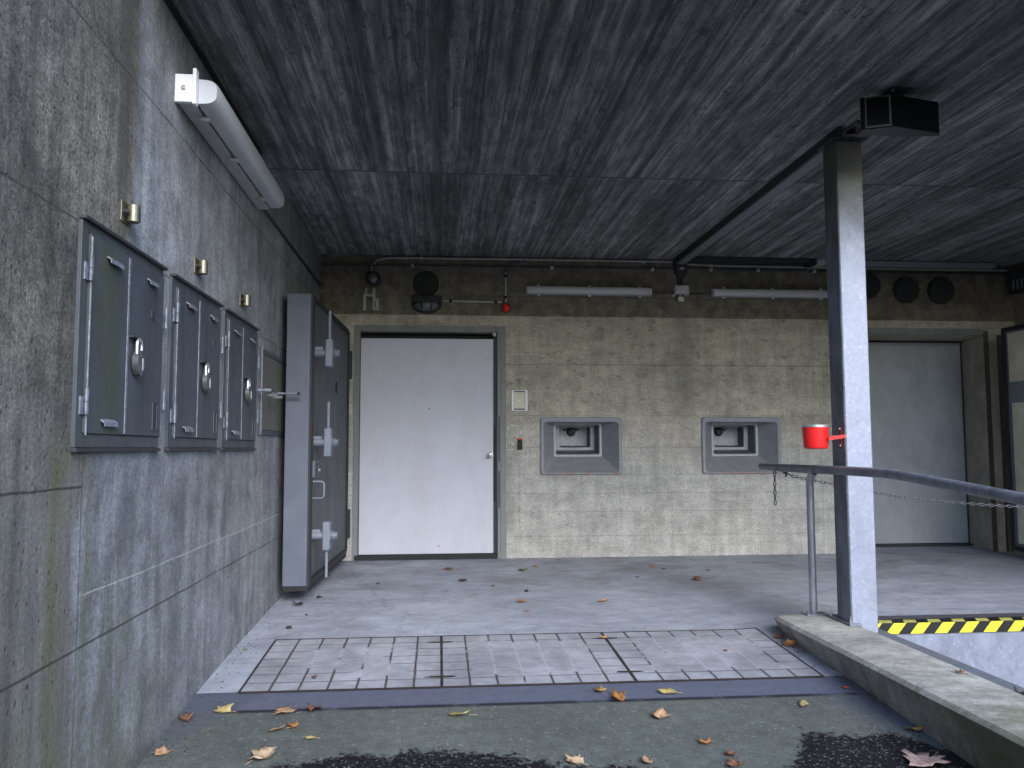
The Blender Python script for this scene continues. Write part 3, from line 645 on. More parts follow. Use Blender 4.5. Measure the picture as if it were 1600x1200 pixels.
# ------------------------------------------------------------------ trench covers
cx0 = -1.07
labs = ['trench cover beside the cabinet wall, rusty grid lines showing all over', 'middle trench cover, grid lines mostly buried under grey film',
        'trench cover closest to the kerb, thin broken grid lines']
for i in range(3):
    x0 = cx0+i*1.0917; x1 = x0+1.0917; xm = (x0+x1)/2
    t = thing('trench_cover', (xm, 5.2, fz(xm, 5.2)), labs[i], 'trench cover', 'trench covers')
    s = MB(); sheet(s, fr(x0, x1, 8), fr(4.69, 5.72, 8), lambda x, y: fz(x, y), .0072)
    me = MB(); me.v = list(s.v); me.f = list(s.f); nn = len(s.v)
    me.v += [(a_, b_, c_-.003) for a_, b_, c_ in s.v]; me.f += [tuple(k+nn for k in f_[::-1]) for f_ in s.f]
    obj('infill', me, 'infill', t)
    fm = MB()
    def strip(xa, ya, xb, yb, wd):
        d = Vector((xb-xa, yb-ya, 0)).normalized(); nrm = Vector((-d.y, d.x, 0))*wd/2; N = 14; vs = []
        for k in range(N+1):
            x_, y_ = xa+(xb-xa)*k/N, ya+(yb-ya)*k/N; ww = .75+.5*mnoise.noise(Vector((x_*9, y_*9, i)))
            for sg in (-1, 1):
                for zz in (.0105, .004): vs.append((x_+nrm.x*sg*ww, y_+nrm.y*sg*ww, fz(x_, y_)+zz))
        fs = []
        for k in range(N):
            o_ = k*4; fs += [(o_, o_+2, o_+6, o_+4), (o_, o_+4, o_+5, o_+1), (o_+2, o_+3, o_+7, o_+6)]
        fm.add(vs, fs)
    wl = (.012, .02, .022)[i]; wr = (.0, .0, .008)[i]
    strip(x0, 4.69, x0, 5.72, wl)
    if wr: strip(x1, 4.69, x1, 5.72, wr)
    strip(x0, 4.692, x1, 4.692, .016); strip(x0, 5.718, x1, 5.718, .008)
    obj('rim', fm, 'brown', t)
    if i:
        for yy in (4.86, 5.56):
            r_ = MB(); o_ = fz(x0, yy)+.0115; pts = []
            for k in range(14):
                an = 2*math.pi*k/14; rr = 1+.5*mnoise.noise(Vector((k*.9, yy, i)))
                pts.append((x0+.085*rr*math.cos(an), yy+.014*rr*math.sin(an), o_))
            n0 = len(r_.v); r_.add(pts+[(a_, b_, c_-.002) for a_, b_, c_ in pts], [tuple(range(14)), tuple(range(14, 28))[::-1]]+[(k, (k+1) % 14, 14+(k+1) % 14, 14+k) for k in range(14)])
            obj('lifting_slot', r_, 'brown', t)

# ------------------------------------------------------------------ locked cabinets on the side wall
def cabinet(y0, y1, z0, z1, label):
    ym = (y0+y1)/2
    t = thing('utility_cabinet', (XL, ym, z0), label, 'cabinet', 'cabinets along the side wall')
    X = XL; f = MB(); fw = .055
    f.box(X-.01, X+.022, y0, y0+fw, z0, z1); f.box(X-.01, X+.022, y1-.02, y1, z0, z1)
    f.box(X-.01, X+.022, y0+fw, y1-.02, z1-.035, z1); f.box(X-.01, X+.0215, y0+fw, y1-.02, z0+.0, z0+.05)
    obj('frame', f, 'cabframe', t, bev=.003)
    obj('drip_cap', MB().box(X+.001, X+.05, y0-.005, y1+.008, z1+.001, z1+.014), 'darksteel', t, bev=.002)
    obj('sill', MB().box(X+.001, X+.038, y0-.005, y1+.005, z0-.016, z0-.001), 'darksteel', t, bev=.002)
    ys_ = y0+(y1-y0)*.5
    d1 = obj('door', B(X+.003, X+.033, y0+.065, ys_, z0+.052, z1-.037), 'cab', t, bev=.003)
    d2 = obj('door', B(X+.003, X+.0345, ys_+.005, y1-.012, z0+.052, z1-.037), 'cab', t, bev=.003)
    obj('lock_strip', B(X+.0345, X+.041, ys_-.012, ys_+.006, z0+.056, z1-.045), 'cabedge', d1, bev=.0015)
    obj('hinge_rod', MB().tube([(X+.04, y0+.062, z0+.045), (X+.04, y0+.062, z1-.05)], .0055, 8), 'cabedge', d1, smooth=True)
    for yy, zz, dd in ((y0+.045, z0+.655, d1), (y0+.045, z0+.165, d1), (y1+.005, z0+.60, d2), (y1+.005, z0+.22, d2)):
        h = MB().tube([(X+.043, yy+.012, zz-.045), (X+.043, yy+.012, zz+.0)], .011, 10)
        h.tube([(X+.043, yy+.012, zz+.002), (X+.043, yy+.012, zz+.05)], .011, 10); h.box(X+.022, X+.03, yy-.02, yy+.01, zz-.045, zz+.02)
        obj('hinge', h, 'cabedge', dd, smooth=True)
    def lip(yc, zc, w_, dd):
        m = MB(); pr = [(.034, .014), (.060, .004), (.063, -.014), (.057, -.014), (.055, -.001), (.034, .006)]
        m.loft([[(X+a_, yc-w_/2, zc+b2) for a_, b2 in pr], [(X+a_, yc+w_/2, zc+b2) for a_, b2 in pr]], True, True)
        obj('vent_hood', m, 'cabedge', dd)
    lip(y0+.275, z1-.10, .13, d1); lip(y0+.70, z1-.095, .10, d2); lip(y0+.265, z0+.095, .13, d1)
    m = MB().box(X+.0345, X+.042, y0+.76, y0+.764, z0+.085, z0+.20); m.box(X+.0345, X+.042, y0+.815, y0+.819, z0+.085, z0+.20); m.box(X+.0345, X+.042, y0+.76, y0+.819, z0+.081, z0+.085)
    m.box(X+.0345, X+.042, y0+.76, y0+.819, z0+.20, z0+.204)
    obj('label_holder', m, 'cabframe', d2)
    obj('label_card', B(X+.0345, X+.036, y0+.765, y0+.814, z0+.086, z0+.199), 'darksteel', d2)
    obj('keyhole_plate', MB().box(X+.0345, X+.042, y0+.71, y0+.745, z1-.255, z1-.215).box(X+.042, X+.0435, y0+.721, y0+.736, z1-.248, z1-.222), 'darksteel', d2, bev=.001)
    # hasp recess
    h = MB().box(X+.0345, X+.07, ys_+.005, ys_+.105, z0+.455, z0+.461); h.box(X+.0345, X+.058, ys_+.085, ys_+.093, z0+.40, z0+.455)
    obj('hasp', h, 'darksteel', d2)
    return t
def padlock(y, z, label):
    t = thing('padlock', (XL+.042, y, z), label, 'padlock', 'padlocks on the cabinets')
    X = XL+.042
    b = MB()
    loops = []
    for dx, k in ((-.013, .86), (-.010, 1), (.010, 1), (.014, .82)):
        pts = []
        for i_ in range(20):
            an = 2*math.pi*i_/20; ca, sa = math.cos(an), math.sin(an)
            ry = .045*(1 - .18*max(0, -sa)); pts.append((X+dx*1.2, y+ry*ca*k, z-.032+.054*sa*k))
        loops.append(pts)
    b.loft(loops, True, True)
    obj('body', b, 'lockbody', t, smooth=True)
    s_ = [(X, y+.026*math.cos(R(q)), z+.042+.026*math.sin(R(q))) for q in range(0, 181, 15)]
    obj('shackle', MB().tube([(X, y+.026, z+.005)]+s_+[(X, y-.026, z+.005)], .0075, 8), 'alum', t, smooth=True)
    obj('keyhole_cover', MB().box(X+.0172, X+.020, y-.005, y+.005, z-.062, z-.012), 'alum', t)
    return t
cab = [(3.06, 3.945, 'closest locked cabinet in the row, greenish moss runs down its left door'),
       (4.07, 4.93, 'second locked cabinet, plain blue-grey doors, between the mossy one and the third'),
       (5.06, 5.955, 'third locked cabinet, smallest looking, right before the low bar-locked cupboard')]
c0 = cabinet(cab[0][0], cab[0][1], 1.205, 2.03, cab[0][2])
c0.scale = (.62, 1, 1)
p0 = padlock(3.58, 1.59, 'oval steel padlock hanging on the mossy cabinet')
for (y0, y1, lb), lp in zip(cab[1:], ('oval steel padlock hanging on the second cabinet', 'oval steel padlock hanging on the third cabinet')):
    dy = y0 - cab[0][0]
    c = copy_tree(c0); c.location.y += dy; c['label'] = lb
    q = copy_tree(p0); q.location.y += dy+.015; q['label'] = lp

# clamps above
def clamp(y, z, label):
    t = thing('cable_clamp', (XL, y, z), label, 'clamp', 'brass clamps above the cabinets'); X = XL
    obj('back_plate', MB().box(X, X+.006, y-.055, y+.045, z-.04, z+.045), 'brass', t, bev=.001)
    m = MB().tube([(X+.034, y, z-.036), (X+.034, y, z+.036)], .026, 16); obj('sleeve', m, 'brass', t, smooth=True, bev=.002)
    for dy in (-.04, .04): obj('bolt', MB().tube([(X+.004, y+dy, z), (X+.03, y+dy, z)], .008, 6), 'darksteel', t)
    obj('lug', MB().box(X+.02, X+.045, y+.026, y+.05, z-.02, z+.02), 'darksteel', t)
    return t
cc = clamp(3.49, 2.17, 'brass clamp on the wall above the mossy cabinet')
for dy, lb in ((1.02, 'brass clamp on the wall above the second cabinet'), (2.03, 'small-looking brass clamp on the wall above the third cabinet')):
    q = copy_tree(cc); q.location.y += dy; q['label'] = lb

# fourth, flush cupboard with a bar
X = XL; t = thing('wall_cupboard', (X, 6.6, 1.3), 'olive-grey flush cupboard with a steel bar, last in the row before the thick door', 'cupboard')
obj('frame', MB().box(X-.01, X+.018, 6.09, 6.12, 1.30, 1.93).box(X-.01, X+.014, 6.12, 7.12, 1.895, 1.93).box(X-.01, X+.014, 6.12, 7.12, 1.30, 1.335).box(X-.01, X+.014, 7.09, 7.12, 1.335, 1.895), 'cabframe', t, bev=.002)
obj('edge_bead', B(X+.018, X+.026, 6.092, 6.10, 1.30, 1.93), 'cabedge', t)
obj('door', B(X, X+.011, 6.123, 6.602, 1.338, 1.892), 'cab4', t, bev=.002); obj('door', B(X, X+.011, 6.607, 7.088, 1.338, 1.892), 'cab4', t, bev=.002)
obj('bar', MB().tube([(X-.01, 5.98, 1.612), (X+.115, 5.98, 1.612)], .013, 10), 'cabedge', t, smooth=True)
obj('bar_end', MB().tube([(X+.115, 5.98, 1.612), (X+.13, 5.98, 1.612)], .016, 10), 'darksteel', t, smooth=True)
obj('handle', MB().tube([(X+.011, 6.36, 1.60), (X+.085, 6.36, 1.603)], .008, 8).tube([(X+.05, 6.34, 1.585), (X+.05, 6.38, 1.625)], .009, 8), 'cabedge', t, smooth=True)
obj('latch', MB().tube([(X+.011, 6.63, 1.60), (X+.07, 6.63, 1.602)], .013, 8), 'steel', t, smooth=True)
obj('keyhole', MB().box(X+.011, X+.013, 6.40, 6.425, 1.50, 1.54), 'black', t); obj('keyhole', MB().box(X+.011, X+.013, 6.62, 6.645, 1.49, 1.535), 'black', t)
# rod fixed on the wall that holds the thick door open
t = thing('door_holder', (XL, 6.80, 1.64), 'short steel rod sticking out in front of the thick grey door edge', 'door holder')
obj('rod', MB().tube([(X-.02, 6.74, 1.64), (X+.165, 6.74, 1.638)], .011, 10), 'cabedge', t, smooth=True)
obj('end_collar', MB().tube([(X+.165, 6.74, 1.638), (X+.185, 6.74, 1.638)], .015, 10), 'darksteel', t, smooth=True)

# ------------------------------------------------------------------ strip light on the side wall
def lerp(a, b, k): return a+(b-a)*k
t = thing('strip_light', (XL, 5.0, 2.96), 'unlit strip light with white end bracket high on the side wall above the cabinets', 'strip light', 'long strip lights'); X = XL
obj('housing', MB().box(X+.004, X+.085, 4.09, 5.93, 2.90, 3.03), 'box', t, bev=.008)
obj('end_bracket', MB().box(X+.001, X+.088, 4.06, 4.088, 2.895, 3.035), 'plastic', t, bev=.003)
obj('flange', MB().box(X+.086, X+.104, 4.055, 4.10, 2.885, 3.065), 'plastic', t, bev=.003)
loops = []
for y, k in ((4.10, .93), (4.13, 1), (5.85, 1), (5.90, .95), (5.935, .7)):
    cxs = []; 
    for an in range(-90, 91, 15):
        e = 2/3.2; ca, sa = math.cos(R(an)), math.sin(R(an))
        cxs.append((X+.104+.095*k*abs(ca)**e, y, 2.965+.066*k*math.copysign(abs(sa)**e, sa)))
    loops.append(cxs)
d_ = obj('diffuser', MB().loft(loops, True, True), 'diffuser', t, smooth=True)
for y in (4.25, 4.85, 5.62):
    obj('clip', MB().box(X+.07, X+.118, y, y+.03, 2.878, 2.898).box(X+.07, X+.078, y, y+.03, 2.898, 2.92), 'box', t, bev=.002)
obj('screw', MB().lathe((X+.045, 4.0595, 2.965), (0, -1, 0), [(0, .012), (.004, .012), (.006, .008)], 12), 'steel', t)
tag(obj('cable', MB().tube([(X+.012, 5.93, 2.955), (X+.012, 7.5, 2.965), (X+.012, 9.05, 2.975)], .011, 8), 'darkconduit'), 'dark cable running from the strip light to the far corner along the side wall', 'cable')

# ------------------------------------------------------------------ thick blast door, open, by the side wall
an = math.atan2(.07, 2.1); t = thing('blast_door', (-.965, 8.97, .0), 'thick grey concrete-filled door standing open beside the cabinet wall, edge facing out', 'blast door', 'thick blast doors')
Ld = 2.115
MW = Matrix.Translation((-.97, 8.96, 0)) @ Matrix.Rotation(math.pi - an*1.0, 4, 'Z')   # local +y runs from the hinge towards the camera
def tw(mb): mb.v = [tuple(MW @ Vector(q)) for q in mb.v]; return mb
# local frame: x to the wall side (0..0.2), y 0..Ld, z
obj('leaf', tw(MB().box(.014, .205, 0, Ld, .10, 2.47)), 'vaultpaint', t, bev=.006)
obj('concrete_panel', tw(MB().box(.004, .02, .07, Ld-.05, .15, 2.42)), 'vaultconc', t)
fm = MB().box(-.002, .013, Ld-.022, Ld-.006, .10, 2.47).box(-.002, .013, 0, .06, .10, 2.47).box(-.002, .0125, .06, Ld-.022, 2.435, 2.47).box(-.002, .0125, .06, Ld-.022, .10, .135)
obj('face_frame', tw(fm), 'darksteel', t)
obj('seal', tw(MB().box(.0, .20, .01, Ld-.002, .062, .099)), 'black', t)
obj('seal', tw(MB().box(-.014, -.0025, Ld-.06, Ld-.03, .13, 2.44).box(-.014, -.0025, .02, .05, .13, 2.44).box(-.014, -.0025, .05, Ld-.06, .13, .155).box(-.014, -.0025, .05, Ld-.06, 2.415, 2.44)), 'black', t)
yb = Ld-.155
for zc, dz0, dz1 in ((1.995, .12, .36), (1.25, .11, .34), (.486, -.34, -.11)):
    b_ = obj('bolt', tw(MB().tube([(.006, yb, zc), (-.10, yb, zc)], .034, 16)), 'vaultiron', t, smooth=True)
    obj('bearing', tw(MB().box(-.07, .003, yb-.03, yb+.03, zc+.02, zc+.052)), 'vaultiron', b_, bev=.006)
    obj('guide_block', tw(MB().box(-.148, -.092, yb-.055, yb+.05, zc-.115, zc+.115)), 'vaultiron', b_, bev=.006)
    obj('nut', tw(MB().lathe((-.148, yb, zc), (-1, 0, 0), [(0, .048), (.010, .048), (.011, .026), (.02, .026), (.0205, .036), (.034, .036), (.0345, .022), (.044, .022), (.0445, .03), (.054, .028)], 8)), 'vaultiron', b_)
    obj('link_rod', tw(MB().box(-.130, -.110, yb-.012, yb+.012, zc+dz0, zc+dz1)), 'vaultiron', b_, bev=.003)
lk = obj('lock_box', tw(MB().box(-.03, .004, Ld-.26, Ld-.05, .965, 1.10)), 'vaultpaint', t, bev=.004)
m = MB()
for k in range(3): m.lathe((-.031, Ld-.13, .99+k*.04), (-1, 0, 0), [(0, .016), (.010, .016), (.012, .01)], 10)
obj('lock_wheel', tw(m), 'darksteel', lk)
obj('keyhole', tw(MB().lathe((-.031, Ld-.21, 1.02), (-1, 0, 0), [(0, .014), (.018, .014), (.02, .006)], 10)), 'steel', lk)
hp = [(.0, Ld-.10, .93), (-.085, Ld-.10, .93), (-.10, Ld-.10, .915), (-.10, Ld-.10, .81), (-.085, Ld-.10, .795), (0, Ld-.10, .795)]
obj('handle', tw(MB().tube(hp, .008, 8)), 'vaultiron', t, smooth=True)
obj('peep_slot', tw(MB().lathe((.004, .80, 1.79), (-1, 0, 0), [(0, .055), (.008, .055), (.0085, .04)], 18, ell=(.55, 1))), 'black', t)
# hinge side
obj('hinge', MB().tube([(-.985, 9.04, .25), (-.985, 9.04, .55)], .045, 12), 'darksteel', t, smooth=True)
obj('hinge', MB().tube([(-.985, 9.04, 1.95), (-.985, 9.04, 2.25)], .045, 12), 'darksteel', t, smooth=True)

# ------------------------------------------------------------------ white steel door in its frame
t = thing('steel_door', (-.15, YB, 0), 'white painted steel door with grey frame in the rear wall', 'door')
y = YB
f = MB().box(-.925, -.865, y-.012, y+.05, 0, 2.545).box(.64, .735, y-.014, y+.05, 0, 2.545).box(-.865, .64, y-.012, y+.05, 2.48, 2.545)
f.box(.672, .682, y-.022, y-.0145, 0, 2.50).box(-.90, .682, y-.022, y-.0125, 2.50, 2.512)
obj('frame', f, 'frame', t, bev=.003)
obj('rebate', MB().box(-.864, -.855, y+.0, y+.30, .0, 2.479).box(.628, .639, y+.0, y+.30, .0, 2.479).box(-.855, .628, y+.0, y+.30, 2.462, 2.479), 'darksteel', t)
lf = obj('leaf', B(-.887, .595, y+.035-.02, y+.085, .06, 2.405), 'white', t, bev=.004)
obj('sill', MB().box(-.90, .63, y-.02, y+.14, .0, .055), 'black', t, bev=.004)
obj('backing', B(-.93, .70, y+.12, y+.14, 0, 2.53), 'black', t)
h = obj('handle', MB().lathe((.555, y+.015, 1.125), (0, -1, 0), [(0, .026), (.01, .026), (.011, .014), (.045, .014), (.046, .024), (.075, .027), (.08, .02)], 16).box(.575, .592, y-.012, y+.014, 1.10, 1.15), 'steel', lf, smooth=True)
obj('lock_cylinder', MB().lathe((.573, y+.015, 1.02), (0, -1, 0), [(0, .012), (.006, .012)], 12).lathe((.565, y+.015, .985), (0, -1, 0), [(0, .005), (.003, .005)], 8), 'steel', lf)
obj('number_plate', B(.48, .575, y+.012, y+.0145, 2.165, 2.19), 'beige', lf)
obj('plate_print', MB().box(.49, .51, y+.0105, y+.0118, 2.173, 2.182).box(.518, .54, y+.0105, y+.0118, 2.173, 2.182).box(.546, .566, y+.0105, y+.0118, 2.173, 2.182), 'box', lf)
obj('scuff_mark', MB().box(-.02, .0, y+.0135, y+.0147, .145, .15).box(.0, .012, y+.0135, y+.0147, .135, .146), 'darksteel', lf)
obj('spyhole', MB().lathe((-.11, y+.015, 1.63), (0, -1, 0), [(0, .008), (.004, .008)], 10), 'black', lf)
obj('door_contact', MB().lathe((.605, y-.005, 2.455), (0, -1, 0), [(0, .022), (.02, .022), (.028, .012)], 12), 'box', t, smooth=True)
obj('strike_strip', MB().box(.604, .626, y-.005, y+.03, .62, 1.42), 'black', t)
obj('strike_strip', MB().box(.650, .664, y-.018, y-.0145, .55, .95).box(.650, .664, y-.018, y-.0145, 1.05, 1.55), 'darksteel', t)
obj('gap_liner', MB().box(.6, .627, y+.02, y+.05, .06, .615).box(.6, .627, y+.02, y+.05, 1.425, 2.46), 'darksteel', t)

# ------------------------------------------------------------------ intercom, reader, glue marks, alarm lamp
t = thing('intercom', (.88, y, 1.72), 'small white framed beige intercom panel beside the white door', 'intercom')
obj('frame', MB().box(.795, .82, y-.022, y, 1.612, 1.835).box(.946, .972, y-.022, y, 1.612, 1.835).box(.82, .946, y-.020, y, 1.612, 1.62).box(.82, .946, y-.020, y, 1.827, 1.835), 'plastic', t, bev=.002)
obj('recess', B(.82, .946, y-.008, y-.001, 1.62, 1.827), 'black', t)
pl = obj('panel', B(.823, .942, y-.019, y-.009, 1.633, 1.815), 'beige', t, bev=.003)
ring = MB()
for rr in (.022, .012): ring.tube([(.883+rr*math.cos(R(q)), y-.020, 1.775+rr*math.sin(R(q))) for q in range(0, 360, 20)], .0014, 6, closed=True)
obj('speaker_ring', ring, 'box', pl)
obj('call_button', MB().box(.862, .90, y-.023, y-.0192, 1.718, 1.73), 'plastic', pl, bev=.001)
obj('indicator', MB().lathe((.912, y-.019, 1.724), (0, -1, 0), [(0, .004), (.003, .004)], 8), 'black', pl)
t = thing('card_reader', (.885, y, 1.24), 'slim black card reader with a red top light below the intercom', 'card reader')
obj('body', MB().box(.862, .912, y-.03, y, 1.182, 1.288), 'black', t, bev=.005)
obj('status_light', MB().box(.864, .910, y-.029, y-.002, 1.2885, 1.302), 'dome', t, bev=.003)
gm = MB(); random.seed(3)
for k in range(90):
    c_ = random.choice([(.745, 1.43), (.80, 1.44), (.86, 1.42), (.74, 1.34), (.79, 1.33), (.86, 1.33), (.75, 1.26), (.80, 1.26), (.745, 1.19), (.80, 1.18), (.77, 1.14), (.88, 1.36)])
    gx, gzz = c_[0]+random.gauss(0, .013), c_[1]+random.gauss(0, .014); r_ = random.uniform(.002, .009)
    pts = [(gx+r_*math.cos(R(q))*random.uniform(.5, 1.2), y-.0012, gzz+r_*math.sin(R(q))*random.uniform(.5, 1.2)) for q in range(0, 360, 60)]
    gm.add(pts+[(gx, y-.004, gzz)], [(i_, (i_+1) % 6, 6) for i_ in range(6)])
tag(obj('glue_residue', gm, 'gum', base=(.8, y, 1.3)), 'whitish dabs of old glue on the concrete around the card reader', 'glue marks', kind='stuff')
t = thing('alarm_light', (.735, y, 2.75), 'round red alarm lamp under the vertical conduit, beside the top corner of the white door', 'alarm lamp')
obj('base', MB().lathe((.735, y, 2.75), (0, -1, 0), [(0, .054), (.03, .054), (.034, .05)], 24), 'darksteel', t, smooth=True)
obj('dome', MB().lathe((.735, y-.034, 2.75), (0, -1, 0), [(0, .047), (.02, .046), (.038, .037), (.05, .022), (.056, .002)], 24), 'dome', t, smooth=True)

def conduit(pts, r, mat, label, clips=(), cm='box'):
    t = thing('conduit', pts[0], label, 'conduit'); obj('tube', MB().tube(pts, r, 10), mat, t, smooth=True)
    for c_ in clips:
        cx_, cy_, cz_ = c_; obj('clip', B(cx_-r*1.4, cx_+r*1.4, cy_-r*1.5, YB-.0, cz_-r*1.4, cz_+r*1.4), cm, t)
    return t
yc = y-.022
conduit([(.732, yc, 3.15), (.732, yc, 2.81)], .012, 'conduit', 'short upright conduit running down to the red alarm lamp', [(.732, yc, 3.11), (.732, yc, 2.87)], 'black')
conduit([(.045, yc, 2.822), (.685, yc, 2.815)], .012, 'conduit', 'level conduit between the oval bulkhead lamp and the red alarm lamp', [(.12, yc, 2.822), (.62, yc, 2.816)], 'black')
conduit([(-1.29, yc, 3.205), (.5, yc, 3.21), (2.66, yc, 3.222)], .011, 'darkconduit', 'lower dark conduit under the ceiling between the side wall and the junction box', [(x_, yc, 3.212) for x_ in (-.3, 1.25, 2.4)])
conduit([(-.75, yc, 3.11), (-.75, yc, 3.20), (-.68, yc, 3.27), (-.55, yc, 3.295), (.6, yc, 3.30), (2.66, yc, 3.305)], .010, 'conduit', 'upper conduit tight under the ceiling that bends down to the camera', [(x_, yc, 3.298) for x_ in (-.2, .9, 2.3)])
conduit([(.732, yc, 3.15), (.75, yc, 3.24), (.80, yc, 3.275), (.95, yc, 3.285)], .009, 'darkconduit', 'short bent dark cable above the alarm lamp conduit')
conduit([(2.80, yc, 3.235), (3.1, yc, 3.22), (5.2, yc, 3.222), (6.7, yc, 3.225)], .012, 'darkconduit', 'lower dark conduit running from the junction box over the round vents', [(x_, yc, 3.222) for x_ in (3.08, 3.63, 4.3)])
conduit([(2.80, yc, 3.28), (3.1, yc, 3.268), (5.2, yc, 3.266), (6.7, yc, 3.27)], .010, 'conduit', 'upper grey conduit running from the junction box over the round vents', [(3.08, yc, 3.268), (4.25, yc, 3.266)])
conduit([(4.25, yc-.05, 3.33), (4.23, yc-.05, 3.27), (4.20, yc-.03, 3.22)], .006, 'trough', 'short loose grey cable curling beside the column top')
conduit([(2.385, yc, 2.945), (2.50, yc, 2.945), (2.64, yc, 2.947)], .010, 'darkconduit', 'short dark conduit between the left strip light and the floodlight box')
conduit([(2.81, yc, 2.94), (3.06, yc, 2.935)], .010, 'darkconduit', 'short dark conduit between the floodlight box and the right strip light')
conduit([(2.69, yc, 3.16), (2.71, yc, 3.03)], .010, 'darkconduit', 'left dark cable between the junction box and the floodlight box')
conduit([(2.79, yc, 3.17), (2.73, yc, 3.10), (2.735, yc, 3.03)], .010, 'darkconduit', 'bent dark cable right of the other one above the floodlight box')

t = thing('junction_box', (2.72, y, 3.17), 'dark grey junction box at the end of the ceiling beam', 'junction box')
obj('box', B(2.655, 2.79, y-.08, y, 3.165, 3.275), 'darksteel', t, bev=.006); obj('label_plate', B(2.70, 2.75, y-.083, y-.0805, 3.205, 3.228), 'box', t)
t = thing('motion_floodlight', (2.725, y, 2.92), 'small square floodlight box with a motion sensor between the two wall strip lights', 'floodlight')
obj('housing', B(2.645, 2.808, y-.075, y, 2.925, 3.03), 'box', t, bev=.006)
obj('glass', B(2.665, 2.79, y-.082, y-.0755, 2.94, 3.018), 'diffuser', t, bev=.002)
obj('sensor', MB().box(2.685, 2.745, y-.075, y-.01, 2.845, 2.895).box(2.705, 2.725, y-.05, y-.02, 2.895, 2.925), 'beige', t, bev=.004)
obj('bracket', MB().box(2.635, 2.648, y-.03, y-.002, 2.905, 2.925).box(2.775, 2.788, y-.03, y-.002, 2.905, 2.925), 'plastic', t)

def wall_strip(x0, x1, label):
    t = thing('strip_light', ((x0+x1)/2, YB, 2.95), label, 'strip light', 'long strip lights'); y = YB
    obj('housing', B(x0, x1, y-.05, y, 2.903, 3.0), 'trough', t, bev=.004)
    loops = []
    for xx, k in ((x0+.012, .85), (x0+.03, 1), (x1-.03, 1), (x1-.012, .85)):
        l = []
        for an_ in range(-90, 91, 15):
            e = .65; ca, sa = math.cos(R(an_)), math.sin(R(an_))
            l.append((xx, y-.052-.055*k*abs(ca)**e, 2.952+.043*k*math.copysign(abs(sa)**e, sa)))
        loops.append(l)
    obj('diffuser', MB().loft(loops, True, True), 'diffuser', t, smooth=True)
    for kx in (.1, .5, .9):
        xx = x0+(x1-x0)*kx
        for zz in (2.896, 3.003): obj('clip', B(xx-.013, xx+.013, y-.065, y-.035, zz-.008, zz+.008), 'plastic', t, bev=.002)
    return t
wall_strip(.953, 2.385, 'unlit strip light on the rear wall above the left grey hatch')
wall_strip(3.07, 4.50, 'unlit strip light on the rear wall above the right grey hatch, running behind the column')

# bulkhead lamp, round vents, camera
t = thing('bulkhead_lamp', (-.14, y, 2.765), 'dark oval caged bulkhead lamp above the white door', 'bulkhead lamp')
obj('base', MB().lathe((-.14, y, 2.775), (0, -1, 0), [(0, .165), (.05, .165), (.06, .15)], 28, ell=(1, .58)), 'ventdisc', t, smooth=True)
obj('glass', MB().lathe((-.14, y-.058, 2.765), (0, -1, 0), [(0, .135), (.035, .125), (.06, .09), (.07, .02)], 28, ell=(1, .5)), 'lens', t, smooth=True)
m = MB().box(-.30, .02, y-.14, y-.05, 2.79, 2.86)
for x_ in (-.19, -.09): m.tube([(x_, y-.06, 2.69), (x_, y-.135, 2.72), (x_, y-.14, 2.80)], .007, 8)
obj('cage', m, 'ventdisc', t, bev=.02)
def vent(x, z, r, label, n=10, depth=.05):
    t = thing('round_vent', (x, YB, z), label, 'vent cap', 'round caps high on the rear wall')
    obj('disc', MB().lathe((x, YB, z), (0, -1, 0), [(0, r), (depth, r), (depth+.01, r*.93), (depth+.014, .01)], n), 'ventdisc', t)
    obj('rim', MB().lathe((x, YB-.0, z), (0, -1, 0), [(0, r*1.06), (.018, r*1.06), (.019, r*1.0)], n), 'black', t)
    obj('bolt', MB().lathe((x, YB-depth-.013, z), (0, -1, 0), [(0, .012), (.012, .012)], 8), 'darksteel', t)
vent(-.15, 3.01, .135, 'dark round cap right above the oval bulkhead lamp', 16, .03)
vent(4.93, 3.06, .145, 'round cap half hidden behind the column', 16, .06)
vent(5.405, 3.02, .15, 'polygonal cap left of the pair at the upper right', 10)
vent(5.83, 3.02, .155, 'polygonal cap right of the pair, closest to the end wall', 10)
t = thing('surveillance_camera', (-.72, y, 3.02), 'black camera with a forked white bracket, left above the white door', 'camera')
obj('body', MB().lathe((-.715, y-.02, 3.03), (0, -1, 0), [(0, .07), (.10, .082), (.2, .08), (.22, .06)], 18, ell=(1, .85)), 'black', t, smooth=True)
obj('lens', MB().lathe((-.715, y-.24, 3.02), (0, -1, 0), [(0, .05), (.01, .05), (.015, .03)], 16), 'lens', t, smooth=True)
br = MB().box(-.83, -.70, y-.05, y-.03, 2.86, 2.885).box(-.83, -.80, y-.055, y-.03, 2.70, 2.865).box(-.725, -.66, y-.075, y-.055, 2.70, 2.83).box(-.73, -.70, y-.06, y-.03, 2.83, 2.95).box(-.81, -.79, y-.05, y-.03, 2.88, 2.95)
obj('bracket', br, 'conduit', t)
obj('hook', MB().tube([(-.70, y-.078, 2.80), (-.70, y-.085, 2.74), (-.685, y-.085, 2.73)], .004, 6), 'black', t)

